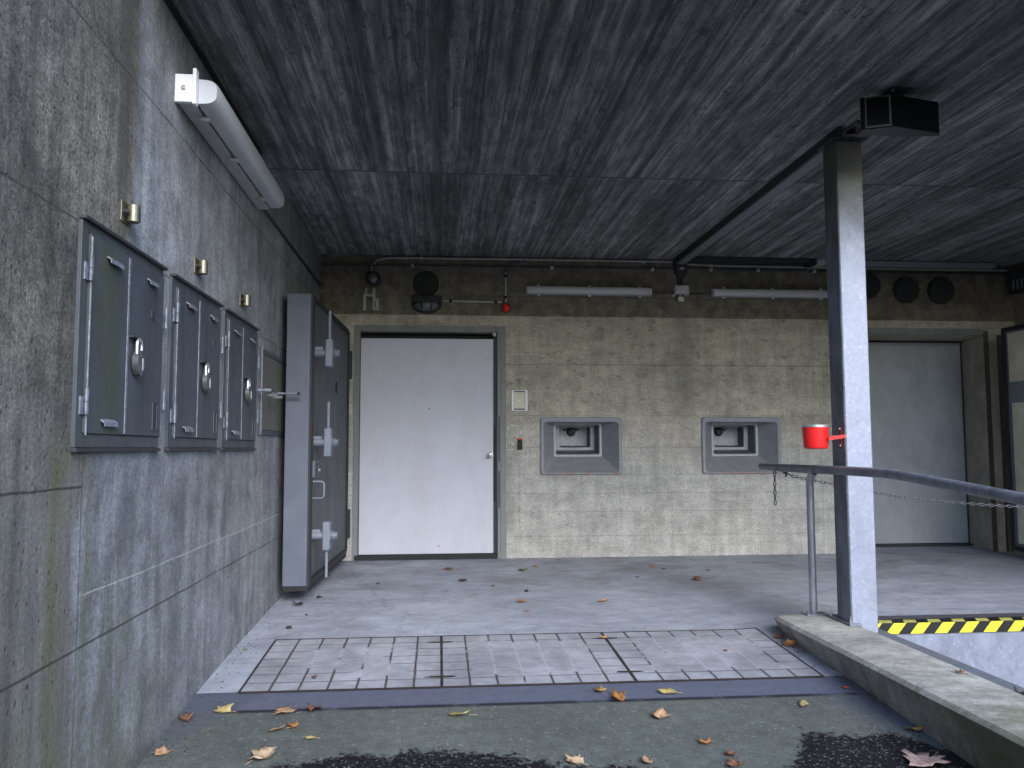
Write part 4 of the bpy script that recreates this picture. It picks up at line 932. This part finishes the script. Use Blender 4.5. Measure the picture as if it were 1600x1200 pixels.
# ------------------------------------------------------------------ grey hatches
def rrect(x0, x1, z0, z1, y, r, n=5):
    pts = []
    for cx_, cz_, a0 in ((x1-r, z1-r, 0), (x0+r, z1-r, 90), (x0+r, z0+r, 180), (x1-r, z0+r, 270)):
        for k in range(n+1): q = R(a0+90*k/n); pts.append((cx_+r*math.cos(q), y, cz_+r*math.sin(q)))
    return pts
def hatch(x0, dx, dA, label):
    t = thing('wall_hatch', (x0+.46, YB, .905), label, 'hatch', 'stepped grey hatches in the rear wall'); y = YB
    W, z0, z1 = .915, .905, 1.54
    fu = MB().loft([rrect(x0, x0+W, z0, z1, y+.01, .03), rrect(x0, x0+W, z0, z1, y-.02, .035), rrect(x0+.008, x0+W-.008, z0+.008, z1-.008, y-.028, .032), rrect(x0+.038, x0+W-.038, z0+.02, z1-.05, y-.026, .035),
                    rrect(x0+.045, x0+W-.045, z0+.028, z1-.058, y-.012, .035), rrect(x0+dA-.005, x0+dA+.545, 1.10, 1.483, y+.2, .02)], False, False)
    obj('funnel', fu, 'hatch', t, smooth=True)
    A = x0+dA
    obj('inner_rim', MB().loft([rrect(A-.005, A+.545, 1.10, 1.483, y+.2, .02), rrect(A-.004, A+.543, 1.102, 1.482, y+.190, .02), rrect(A+.016, A+.523, 1.122, 1.462, y+.190, .018), rrect(A+.022, A+.515, 1.128, 1.456, y+.21, .016)], False), 'hatchrim', t, smooth=True)
    s2 = MB().loft([rrect(A+.022, A+.515, 1.128, 1.456, y+.21, .016), rrect(A+.045, A+.495, 1.17, 1.47, y+.375, .016)], False)
    obj('inner_box', s2, 'hatchdark', t, smooth=True)
    obj('inner_rim', MB().loft([rrect(A+.04, A+.498, 1.166, 1.475, y+.380, .02), rrect(A+.064, A+.484, 1.178, 1.458, y+.370, .02), rrect(A+.084, A+.452, 1.200, 1.445, y+.372, .018), rrect(A+.09, A+.445, 1.206, 1.44, y+.39, .016)], False), 'hatchrim', t, smooth=True)
    obj('inner_box', MB().loft([rrect(A+.09, A+.445, 1.206, 1.44, y+.39, .016), rrect(A+.10, A+.44, 1.225, 1.45, y+.56, .014)], False), 'hatchdark', t, smooth=True)
    bp = obj('back_plate', MB().box(A+.08, A+.46, y+.561, y+.58, 1.20, 1.47), 'hatchrim', t)
    kx = A+.25+dx
    kn = MB().lathe((kx, y+.56, 1.385), (0, -1, 0), [(0, .05), (.03, .05), (.05, .035), (.055, .01)], 16); kn.box(kx-.09, kx+.09, y+.535, y+.56, 1.40, 1.418)
    obj('knob', kn, 'darksteel', bp, smooth=True)
    ch = MB(); random.seed(int(x0*100))
    xx = x0+.1
    while xx < x0+W-.06:
        l = random.uniform(.01, .05)
        if random.random() < .6: ch.box(xx, xx+l, y-.0295, y-.0275, z0+.004+random.uniform(0, .004), z0+.012+random.uniform(0, .008))
        xx += l+.01
    obj('primer_chips', ch, 'orangepaint', t)
    return t
hatch(1.112, 0, .182, 'stepped grey hatch in the rear wall, closer to the white door')
hatch(2.936, -.05, .185, 'stepped grey hatch in the rear wall behind the end of the handrail')

# ------------------------------------------------------------------ zinc door deep in its opening and the open right leaf
t = thing('zinc_door', (5.6, 9.74, 0), 'scratched zinc sheet door deep in the opening behind the column', 'door')
obj('leaf', B(4.80, 6.455, 9.70, 9.76, .035, 2.49), 'zincdoor', t, bev=.004)
obj('edge_bead', B(6.442, 6.456, 9.690, 9.6985, .03, 2.495), 'darksteel', t)
obj('sill', B(4.78, 6.45, 9.62, 9.78, .004, .03), 'darksteel', t)
# frame strip of the opening
jl = MB().loft([[(6.335, YB-.001, z_), (6.465, 9.72, z_), (6.515, 9.80, z_), (6.515, YB-.001, z_)] for z_ in (-.05, 2.508)], True, True)
tag(obj('splayed_jamb', jl, 'jamb', base=(6.42, 9.4, 0)), 'slanting pale concrete jamb on the right side of the zinc door', 'jamb')
obj('backing', B(4.77, 6.51, 9.80, 9.83, .0, 2.51), 'black', t)
fr_ = thing('opening_frame', (6.37, YB, 0), 'rusty steel frame strips on the right side of the zinc door opening', 'frame')
obj('steel_strip', MB().box(6.337, 6.39, y-.012, y-.002, .004, 2.55), 'oldsteel', fr_)
obj('lintel_strip', B(4.7, 6.337, y-.008, y-.0, 2.514, 2.575), 'frame', fr_)
obj('hinge_post', MB().box(6.49, 6.56, y-.05, y-.002, .004, 2.5), 'oldsteel', fr_, bev=.004)
obj('plaster_strip', MB().box(6.392, 6.488, y-.02, y-.002, .004, 2.52), 'jamb', fr_)
t = thing('blast_door', (6.15, 8.6, 0), 'open leaf with pale concrete panels in a black frame at the right edge', 'blast door', 'thick blast doors')
# leaf stands along the end wall, face towards the camera side (-x)
fx = 6.165
m = MB().box(fx, fx+.03, 8.50, 8.55, .09, 2.50).box(fx, fx+.03, 6.6, 8.50, 2.455, 2.50).box(fx, fx+.03, 6.6, 8.50, .09, .135).box(fx, fx+.03, 6.55, 6.6, .09, 2.5)
obj('frame', m, 'black', t)
obj('core', B(fx+.012, fx+.22, 6.56, 8.54, .1, 2.49), 'vaultpaint', t)
obj('concrete_panel', MB().box(fx+.006, fx+.013, 6.62, 8.46, 1.90, 2.43).box(fx+.006, fx+.013, 6.62, 8.44, .17, 1.67), 'leafconc', t)
obj('steel_band', B(fx+.004, fx+.0125, 6.62, 8.47, 1.672, 1.898), 'steelband', t)

t = thing('vent_box', (XR-.03, 8.95, 3.0), 'dark slotted metal box high on the end wall at the right edge', 'vent box')
obj('body', MB().box(XR-.10, XR, 8.55, 9.05, 2.98, 3.26), 'darksteel', t, bev=.006)
m = MB()
for k in range(6): m.box(XR-.104, XR-.1005, 8.60+k*.07, 8.612+k*.07, 3.02, 3.12)
obj('slot', m, 'conduit', t)

# ------------------------------------------------------------------ beam, troughs, column
t = thing('ceiling_beam', (2.7, 7, 3.3), 'dark steel beam under the ceiling running from the column to the rear wall', 'beam')
obj('web', B(2.637, 2.66, 5.15, 9.09, 3.262, ZC-.001), 'darksteel', t); obj('flange', B(2.661, 2.76, 5.15, 9.09, 3.266, 3.278), 'steelband', t)
obj('web', B(2.745, 2.758, 5.15, 9.09, 3.279, ZC-.001), 'darksteel', t)
t = thing('cable_duct', (3.6, 8.95, 3.3), 'wide dark cable duct under the ceiling between beam and column', 'cable duct')
obj('duct', B(2.80, 4.16, 8.88, 9.06, 3.285, ZC-.001), 'darksteel', t, bev=.004); obj('end_cap', B(4.161, 4.24, 8.90, 9.04, 3.255, ZC-.001), 'black', t)
t = thing('cable_duct', (5.4, 8.95, 3.3), 'long pale grey cable duct under the ceiling above the round caps', 'cable duct')
obj('duct', B(4.36, 6.42, 8.93, 9.03, 3.27, 3.322), 'trough', t, bev=.004); obj('end_cap', B(4.27, 4.36, 8.92, 9.05, 3.265, 3.325), 'box', t, bev=.002)

t = thing('steel_column', (2.725, 5.285, 0), 'square galvanised steel column standing on the kerb', 'column')
x0, x1, y0, y1, z0, z1 = 2.632, 2.818, 5.19, 5.378, -.003, 3.252
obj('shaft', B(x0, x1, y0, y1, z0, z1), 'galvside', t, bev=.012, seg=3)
# same zinc all round; the light on the drive side is painted as a paler face
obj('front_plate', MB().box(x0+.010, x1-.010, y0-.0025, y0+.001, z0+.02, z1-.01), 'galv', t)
obj('cap_plate', B(x0-.03, x1+.02, y0-.03, y1+.03, 3.2525, 3.2625), 'darksteel', t)
obj('base_plate', MB().box(2.607, 2.690, 5.155, 5.50, .0635, .075), 'steelband', t, bev=.002)
for by in (5.172, 5.44):
    obj('bolt', MB().tube([(2.620, by, .075), (2.620, by, .10)], .009, 6).tube([(2.620, by, .10), (2.620, by, .122)], .005, 8), 'steel', t)
obj('weld_bead', MB().tube([(2.63, y0-.004, .078), (2.69, y0-.004, .078)], .006, 6), 'steelband', t)

# ------------------------------------------------------------------ handrail
t = thing('handrail', (2.56, 5.55, .06), 'grey pipe handrail on one post, bending down towards the ramp', 'handrail')
ry = .029
obj('rail', MB().tube([(2.56, 6.08, 1.047), (2.56, 5.0, 1.051), (2.56, 4.58, 1.05), (2.56, 4.45, 1.045), (2.56, 4.32, 1.036), (2.56, 3.9, 1.004), (2.56, 3.2, .950), (2.56, 2.2, .872), (2.56, 1.2, .79)], ry, 16), 'raildark', t, smooth=True)
obj('end_piece', MB().tube([(2.56, 6.44, 1.050), (2.56, 6.43, 1.050), (2.56, 6.08, 1.048)], [.018, .025, .025], 14), 'raildark', t, smooth=True)
obj('post', MB().tube([(2.56, 5.57, .07), (2.56, 5.57, .93), (2.56, 5.565, .975), (2.56, 5.54, 1.01), (2.56, 5.50, 1.03)], .026, 14), 'pipe', t, smooth=True)
obj('foot_plate', MB().box(2.485, 2.635, 5.505, 5.605, .061, .071), 'steelband', t, bev=.002)
for bx, by in ((2.50, 5.59), (2.505, 5.52), (2.62, 5.52)): obj('bolt', MB().tube([(bx, by, .071), (bx, by, .088)], .008, 6), 'steel', t)
obj('post', MB().tube([(2.56, 1.9, .055), (2.56, 1.9, .84)], .026, 14), 'pipe', t, smooth=True)
obj('hook', MB().tube([(2.56, 6.0, 1.022), (2.575, 5.985, 1.0), (2.565, 5.98, .985)], .008, 8), 'darksteel', t)

def chain_mesh(pts, L=.048, W=.025, r=.0042):
    P = [Vector(p) for p in pts]; cum = [0]
    for a_, b_ in zip(P, P[1:]): cum.append(cum[-1]+(b_-a_).length)
    def at(s_):
        for i_ in range(len(P)-1):
            if s_ <= cum[i_+1] or i_ == len(P)-2:
                k = (s_-cum[i_])/(cum[i_+1]-cum[i_]); return P[i_].lerp(P[i_+1], k), (P[i_+1]-P[i_]).normalized()
    mb = MB(); pitch_ = L-2.6*r; s_ = L/2; k = 0
    while s_ < cum[-1]-L/2+.001:
        c_, d_ = at(s_); e_ = d_.cross(Vector((0, 1, 0))).normalized() if abs(d_.y) < .9 else Vector((1, 0, 0)); g_ = d_.cross(e_)
        s_dir = e_ if k % 2 == 0 else g_
        rr = W/2-r; hl = L/2-r-rr; loop = []
        for q in range(-90, 91, 30): loop.append(c_ + d_*(hl+rr*math.cos(R(q))) + s_dir*rr*math.sin(R(q)))
        for q in range(90, 271, 30): loop.append(c_ + d_*(-hl+rr*math.cos(R(q))) + s_dir*rr*math.sin(R(q)))
        mb.tube(loop, r, 6, closed=True); s_ += pitch_; k += 1
    return mb
cp = [(2.575, 6.06, 1.02), (2.63, 6.0, .985), (2.78, 6.0, .953), (2.93, 6.0, .928), (3.1, 6.0, .893), (3.27, 6.0, .860), (3.46, 6.0, .828), (3.68, 6.0, .800), (3.95, 6.0, .775), (4.2, 6.0, .755), (4.45, 6.0, .742), (4.75, 6.0, .735), (5.05, 6.0, .74), (5.5, 6.0, .78), (6.0, 6.0, .86), (6.4, 6.0, .94), (6.73, 6.0, 1.02)]
tag(obj('chain', chain_mesh(cp), 'chain', smooth=True, base=cp[0]), 'thin chain slung from the handrail end across the dock edge, passing behind the column', 'chain')
tag(obj('chain', chain_mesh([(2.56, 6.17, 1.025), (2.56, 6.175, .87), (2.562, 6.18, .722)]), 'chain', smooth=True, base=(2.56, 6.17, 1.02)), 'short loose chain end hanging straight down under the handrail tip', 'chain')

# ------------------------------------------------------------------ red wall ashtray
cxx, cyy, r0 = 2.470, 5.27, .083
t = thing('wall_ashtray', (cxx, cyy, 1.19), 'red cylindrical ashtray can bracketed to the side of the column', 'ashtray')
obj('can', MB().lathe((cxx, cyy, 1.19), (0, 0, 1), [(.0, .066), (.006, .074), (.016, .077), (.145, .0845), (.146, .0825), (.06, .078)], 40), 'red', t, smooth=True)
obj('rim', MB().lathe((cxx, cyy, 1.335), (0, 0, 1), [(-.004, .0838), (-.004, .088), (.010, .0885), (.013, .086), (.010, .082), (-.02, .080), (-.02, .078)], 40), 'alum', t, smooth=True)
obj('liner', MB().lathe((cxx, cyy, 1.30), (0, 0, 1), [(0, .077), (.004, .077), (.0045, .01)], 32), 'alum', t, smooth=True)
arm = MB(); pa = Vector((cxx+.045, cyy-.085, 1.255)); pb = Vector((2.628, 5.178, 1.272))
d_ = (pb-pa); nn_ = Vector((-d_.y, d_.x, 0)).normalized()*.003
vs = []
for p_ in (pa, pb):
    for sg in (-1, 1):
        for dz_ in (-.011, .011): vs.append(p_+nn_*sg+Vector((0, 0, dz_)))
arm.add(vs, [(0, 1, 3, 2), (4, 6, 7, 5), (0, 4, 5, 1), (2, 3, 7, 6), (1, 5, 7, 3), (0, 2, 6, 4)])
ao = obj('arm', arm, 'red', t)
mb = MB()
for z_ in (1.262, 1.249): mb.lathe((cxx+.05, cyy-.0895, z_), (0, -1, 0), [(0, .004), (.002, .004)], 8)
obj('rivet', mb, 'reddark', ao)
pt_ = obj('mount_plate', MB().box(2.622, 2.630, 5.222, 5.25, 1.20, 1.33), 'reddark', t, bev=.002)
obj('screw', MB().lathe((2.622, 5.236, 1.21), (-1, 0, 0), [(0, .006), (.004, .005)], 8).lathe((2.622, 5.236, 1.32), (-1, 0, 0), [(0, .006), (.004, .005)], 8), 'alum', pt_)
obj('yoke', MB().box(2.55, 2.621, 5.232, 5.243, 1.262, 1.276), 'reddark', t)

# ------------------------------------------------------------------ black box lamp under the ceiling
t = thing('ceiling_box', (2.62, 4.4, 3.33), 'glossy black two-faced box hanging under the ceiling above the column', 'ceiling box')
cZ0, cZ1 = 3.078, 3.275
C0 = Vector((2.655, 4.52, 0)); a1 = R(176-36); d1 = Vector((math.cos(R(158)), math.sin(R(158)), 0)); d2 = Vector((math.cos(R(14)), math.sin(R(14)), 0))
def prism(base_pts, z0_, z1_):
    n_ = len(base_pts); vs_ = [(p_.x, p_.y, z0_) for p_ in base_pts]+[(p_.x, p_.y, z1_) for p_ in base_pts]
    return MB().add(vs_, [tuple(range(n_))[::-1], tuple(range(n_, 2*n_))]+[(k, (k+1) % n_, n_+(k+1) % n_, n_+k) for k in range(n_)])
pL = C0+d1*.18; pR = C0+d2*.345; bkp = Vector((.075, .12, 0))
obj('housing', prism([C0, pR, pR+bkp*.35, C0+bkp*1.3, pL+bkp*.6, pL], cZ0, cZ1), 'gloss', t, bev=.004)
nL = Vector((d1.y, -d1.x, 0)); nL = nL if nL.y < 0 else -nL
def bar(a_, b_, za, zb, off0, off1): return prism([a_+nL*off0, b_+nL*off0, b_+nL*off1, a_+nL*off1], za, zb)
fb = MB()
for q in (bar(C0+d1*.012, C0+d1*.155, cZ0+.006, cZ0+.016, .001, .007), bar(C0+d1*.012, C0+d1*.155, cZ1-.012, cZ1-.004, .001, .007), bar(C0+d1*.012, C0+d1*.022, cZ0+.016, cZ1-.012, .001, .007), bar(C0+d1*.147, C0+d1*.155, cZ0+.016, cZ1-.012, .001, .007)): fb.add(q.v, q.f)
obj('bezel', fb, 'darksteel', t)
obj('glass', bar(C0+d1*.023, C0+d1*.146, cZ0+.017, cZ1-.013, .0005, .003), 'gloss', t)
obj('hanger', MB().box(2.69, 2.76, 4.58, 4.64, cZ1, ZC-.013).box(2.66, 2.80, 4.54, 4.68, ZC-.012, ZC-.001), 'black', t, bev=.003)
obj('bolt', MB().lathe((2.68, 4.56, ZC-.012), (0, 0, -1), [(0, .009), (.008, .009)], 8).lathe((2.78, 4.66, ZC-.012), (0, 0, -1), [(0, .009), (.008, .009)], 8), 'steel', t)
tag(obj('cable', MB().tube([(2.52, 4.62, 3.12), (2.56, 4.75, 3.20), (2.60, 5.0, 3.235), (2.70, 5.15, 3.235)], .009, 8), 'darksteel'), 'dark cable from the black ceiling box to the column top', 'cable')

# grit and leaf crumbs blown along the wall foot and over the asphalt
gb = MB(); rg = random.Random(11)
def crumb(x, y, r):
    z = fz(x, y)+.004; k = [rg.uniform(.5, 1.3)*r for _ in range(5)]
    pts = [(x+k[i]*math.cos(i*1.257), y+k[i]*math.sin(i*1.257), z+rg.uniform(0, .3)*r) for i in range(5)]
    gb.add(pts+[(x, y, z+r*.7)], [(i, (i+1) % 5, 5) for i in range(5)]+[(4, 3, 2, 1, 0)])
for _ in range(170): crumb(XL+abs(rg.gauss(0, .10))+.004, rg.uniform(3.2, 6.8), rg.uniform(.002, .007))
for _ in range(150): crumb(2.35-abs(rg.gauss(0, .08)), rg.uniform(3.0, 5.5), rg.uniform(.002, .008))
for _ in range(200): crumb(rg.uniform(.75, 4.6), YB-.01-abs(rg.gauss(0, .07)), rg.uniform(.003, .008))
for _ in range(220): crumb(rg.uniform(XL, 2.4), rg.uniform(3.3, 9), rg.uniform(.0015, .006))
tag(obj('grit', gb, 'leaf_dark', base=(0, 5, -.1)), 'fine dark grit and leaf crumbs strewn over the floor and along the wall feet', 'grit', kind='stuff')

# ------------------------------------------------------------------ fallen leaves
OUT = {
 'maple': [(0, -.05), (.10, -.32), (.30, -.22), (.26, -.02), (.52, .05), (.46, .26), (.30, .26), (.34, .52), (.16, .50), (.02, .92), (-.12, .52), (-.32, .55), (-.29, .28), (-.50, .24), (-.50, .03), (-.25, .0), (-.28, -.24), (-.10, -.30)],
 'oval': [(0, -.5), (.2, -.36), (.32, -.1), (.30, .2), (.16, .42), (0, .62), (-.15, .42), (-.3, .2), (-.32, -.1), (-.2, -.36)],
 'ragged': [(0, -.4), (.22, -.28), (.42, -.3), (.34, .0), (.5, .2), (.22, .26), (.12, .5), (-.06, .3), (-.3, .45), (-.28, .12), (-.5, .02), (-.3, -.16), (-.22, -.4)],
}
def leaf(i, x, y, size, kind, colr, curl, rot, label, z=None):
    rnd = random.Random(i*13+5); out = OUT[kind]; n_ = len(out); vs = [(0, .08, 0)]
    for k in (.5, 1.0):
        for px_, py_ in out: vs.append((px_*k*rnd.uniform(.92, 1.08), (py_-.08)*k*rnd.uniform(.92, 1.08)+.08, 0))
    fs = [(0, 1+q, 1+(q+1) % n_) for q in range(n_)]+[(1+q, 1+n_+q, 1+n_+(q+1) % n_, 1+(q+1) % n_) for q in range(n_)]
    W = []
    ca, sa = math.cos(rot), math.sin(rot)
    for px_, py_, _ in vs:
        r_ = math.hypot(px_, py_-.08)
        zz = curl*(.9*px_*px_+.35*(py_-.1)**2) + .10*curl*math.sin(7*px_+3*py_+i) + .05*rnd.uniform(-1, 1)*(r_ > .3)*min(curl, 1)
        sq = 1-.28*min(curl, 1.4)*abs(px_)
        W.append([px_*sq*size, py_*size, zz*size])
    zmin = min(q[2] for q in W)
    if z is None: z = fz(x, y)+.007 + (.0 if y > 4.7 else -.003)
    base = Vector((x, y, z))
    P_ = [(x+q[0]*ca-q[1]*sa, y+q[0]*sa+q[1]*ca, z+q[2]-zmin+.002) for q in W]
    mb = MB(); mb.add(P_, fs)
    # stem
    st = [(x+(-.35*size*k)*-sa*-1, y, z) for k in (0, 1)]
    b0 = Vector((0, -.3*size if kind != 'oval' else -.48*size, 0)); b1 = b0+Vector((.06*size, -.38*size, .0)); 
    def tr(v_, zz): return (x+v_.x*ca-v_.y*sa, y+v_.x*sa+v_.y*ca, z+zz)
    mb.tube([tr(b0, .004+.1*size*curl*.3), tr((b0+b1)/2, .006), tr(b1, .004)], [.0012, .0011, .0015], 5)
    o = obj('fallen_leaf', mb, 'leaf_'+colr, base=base, smooth=True)
    sol = o.modifiers.new('solid', 'SOLIDIFY'); sol.thickness = .0012
    tag(o, label, 'leaf', 'fallen leaves')
LV = [
 (-1.08, 4.42, .10, 'ragged', 'yellow', .9, 1.2, 'yellow-tan leaf on the asphalt seam, closest to the side wall'),
 (-.76, 4.41, .12, 'maple', 'tan', .5, 2.6, 'large flat tan leaf with three points lying on the asphalt seam'),
 (-.63, 4.41, .10, 'ragged', 'brown', 1.1, .3, 'curled dark brown leaf on the seam, right of the large tan one'),
 (-.765, 4.165, .08, 'oval', 'tan', .9, 1.9, 'tan leaf, left one of the touching pair on the asphalt'),
 (-.70, 4.185, .075, 'ragged', 'orange', 1.2, .4, 'orange-brown leaf, right one of the touching pair on the asphalt'),
 (-.59, 4.06, .05, 'oval', 'yellow', .6, 1.3, 'tiny yellow leaf on the grey asphalt near the dark wet patch'),
 (-1.24, 4.33, .09, 'ragged', 'brown', 1.1, .6, 'reddish brown leaf at the foot of the side wall beside the bitumen strip'),
 (-1.235, 3.95, .08, 'ragged', 'tan', 1.2, 2.2, 'crumpled tan leaf in the mossy corner at the wall foot'),
 (-.79, 3.86, .12, 'maple', 'pale', 1.1, -.6, 'pale crumpled leaf at the left end of the wet asphalt'),
 (.11, 4.27, .10, 'oval', 'yellow', .9, 1.5, 'pale yellow curled leaf alone in the middle of the asphalt'),
 (.87, 4.55, .085, 'ragged', 'golden', .8, .5, 'bright golden leaf on the bitumen strip below the covers'),
 (.95, 4.41, .10, 'maple', 'orange', 1.0, .2, 'upright orange-brown leaf just below the golden one'),
 (1.24, 4.50, .09, 'oval', 'olive', .7, 1.3, 'olive-yellow leaf on the bitumen strip right of the golden one'),
 (1.11, 4.18, .10, 'ragged', 'tan', 1.2, 1.7, 'folded tan-orange leaf on the asphalt below the olive-yellow one'),
 (1.90, 4.28, .085, 'oval', 'yellow', .8, 2.6, 'pale yellow leaf on the asphalt below the right end of the seam'),
 (1.24, 3.87, .085, 'ragged', 'orange', .9, .3, 'squarish red-brown leaf on the asphalt by the right wet patch'),
 (1.31, 3.73, .07, 'ragged', 'brown', .8, 1.0, 'small brown leaf at the left tip of the right wet patch'),
 (1.31, 3.64, .08, 'maple', 'brown', .6, 2.0, 'brown leaf cut by the bottom border, right of the centre'),
 (.61, 3.71, .08, 'maple', 'pale', .9, .9, 'pale tan leaf on the wet asphalt left of centre bottom'),
 (.92, 3.70, .08, 'oval', 'tan', 1.1, 2.7, 'narrow tan leaf on the wet asphalt near the middle of the bottom border'),
 (2.24, 4.51, .045, 'ragged', 'red', 1.0, .5, 'tiny red leaf where the seam ends near the kerb'),
 (2.29, 3.93, .08, 'oval', 'golden', 1.0, 1.2, 'yellow-tan leaf tucked against the foot of the kerb'),
 (2.17, 3.62, .20, 'maple', 'pink', .35, 2.2, 'large pinkish leaf with a long stem at the lower right'),
 (2.26, 5.28, .10, 'ragged', 'orange', 1.3, .8, 'crumpled orange leaf beside the kerb, right of the covers'),
 (2.27, 5.46, .075, 'oval', 'brown', 1.1, 1.6, 'brown leaf by the kerb just behind the crumpled orange one'),
 (-.70, 4.90, .05, 'ragged', 'brown', 1.2, .1, 'small brown leaf on the trench cover beside the cabinet wall'),
 (1.10, 5.59, .06, 'ragged', 'golden', .9, 1.1, 'golden leaf on the dark joint between two trench covers'),
 (1.81, 5.21, .035, 'ragged', 'red', 1.0, 2.1, 'tiny red-brown leaf in the middle of the cover by the kerb'),
 (.67, 6.70, .09, 'ragged', 'orange', 1.0, 1.6, 'orange leaf on the concrete apron, left one of two level with each other'),
 (1.32, 6.67, .08, 'oval', 'tan', 1.0, 1.2, 'orange-tan leaf on the concrete apron, right one of two level with each other'),
 (.68, 6.39, .055, 'oval', 'tan', .4, 1.5, 'small flat tan leaf in front of the left orange apron leaf'),
 (2.36, 7.52, .10, 'ragged', 'brown', 1.1, .4, 'brown-orange leaf on the apron, in line behind the handrail post'),
 (2.16, 8.35, .07, 'oval', 'orange', .9, 1.7, 'small orange leaf near the rear wall between the hatches'),
 (2.23, 8.2, .05, 'ragged', 'dark', .9, .7, 'small dark leaf touching the orange one between the hatches'),
 (.83, 8.24, .12, 'ragged', 'green', .6, 1.5, 'greenish leaf on the floor under the card reader'),
 (.98, 8.45, .07, 'oval', 'tan', .9, .9, 'small tan leaf just behind the greenish one'),
 (.11, 8.38, .11, 'oval', 'brown', .5, 1.6, 'flat brown leaf on the floor in front of the white door'),
 (.22, 7.70, .09, 'ragged', 'dark', .7, 1.1, 'dark leaf on the floor, farther out before the white door'),
 (.48, 7.44, .045, 'ragged', 'brown', .9, .2, 'tiny brown leaf right of the dark one before the white door'),
 (-.54, 7.63, .05, 'ragged', 'dark', 1.2, .2, 'tiny dark leaf beside the lower corner of the thick grey door'),
 (-1.10, 6.75, .11, 'ragged', 'dark', 1.2, .6, 'dark crumpled leaf in front of the thick grey door edge'),
 (-.97, 7.02, .06, 'ragged', 'dark', 1.2, 1.6, 'small dark leaf beside the bottom of the thick grey door edge'),
 (-.98, 6.40, .03, 'oval', 'dark', .8, .6, 'speck-like dark leaf alone on the bare apron left of the centre'),
 (-1.04, 6.01, .05, 'ragged', 'dark', 1.1, 1.2, 'small dark leaf behind the corner of the cover by the cabinet wall'),
 (.75, 7.15, .05, 'ragged', 'dark', .9, 1.8, 'small dark leaf behind the left orange apron leaf'),
 (1.86, 7.77, .04, 'oval', 'dark', .8, .9, 'tiny dark leaf on the apron in front of the left hatch'),
 (2.63, 8.03, .05, 'oval', 'dark', .8, .3, 'tiny dark leaf on the floor in front of the right hatch'),
 (-1.22, 5.5, .045, 'oval', 'yellow', .7, .6, 'tiny yellow leaf against the side wall, level with the covers'),
 (1.28, 8.88, .05, 'oval', 'orange', .8, 1.4, 'tiny orange leaf at the foot of the rear wall under the left hatch'),
]
for i, (x_, y_, s_, k_, c_, cu, ro, lb) in enumerate(LV): leaf(i, x_, y_, s_, k_, c_, cu, ro, lb)
leaf(90, 2.62, 4.06, .06, 'ragged', 'brown', 1.2, .4, 'curled brown leaf lying on top of the kerb', z=.062)
leaf(91, 2.79, 3.85, .10, 'ragged', 'dark', 1.3, 1.2, 'dark brown leaf on the steel channel behind the kerb', z=-.004)
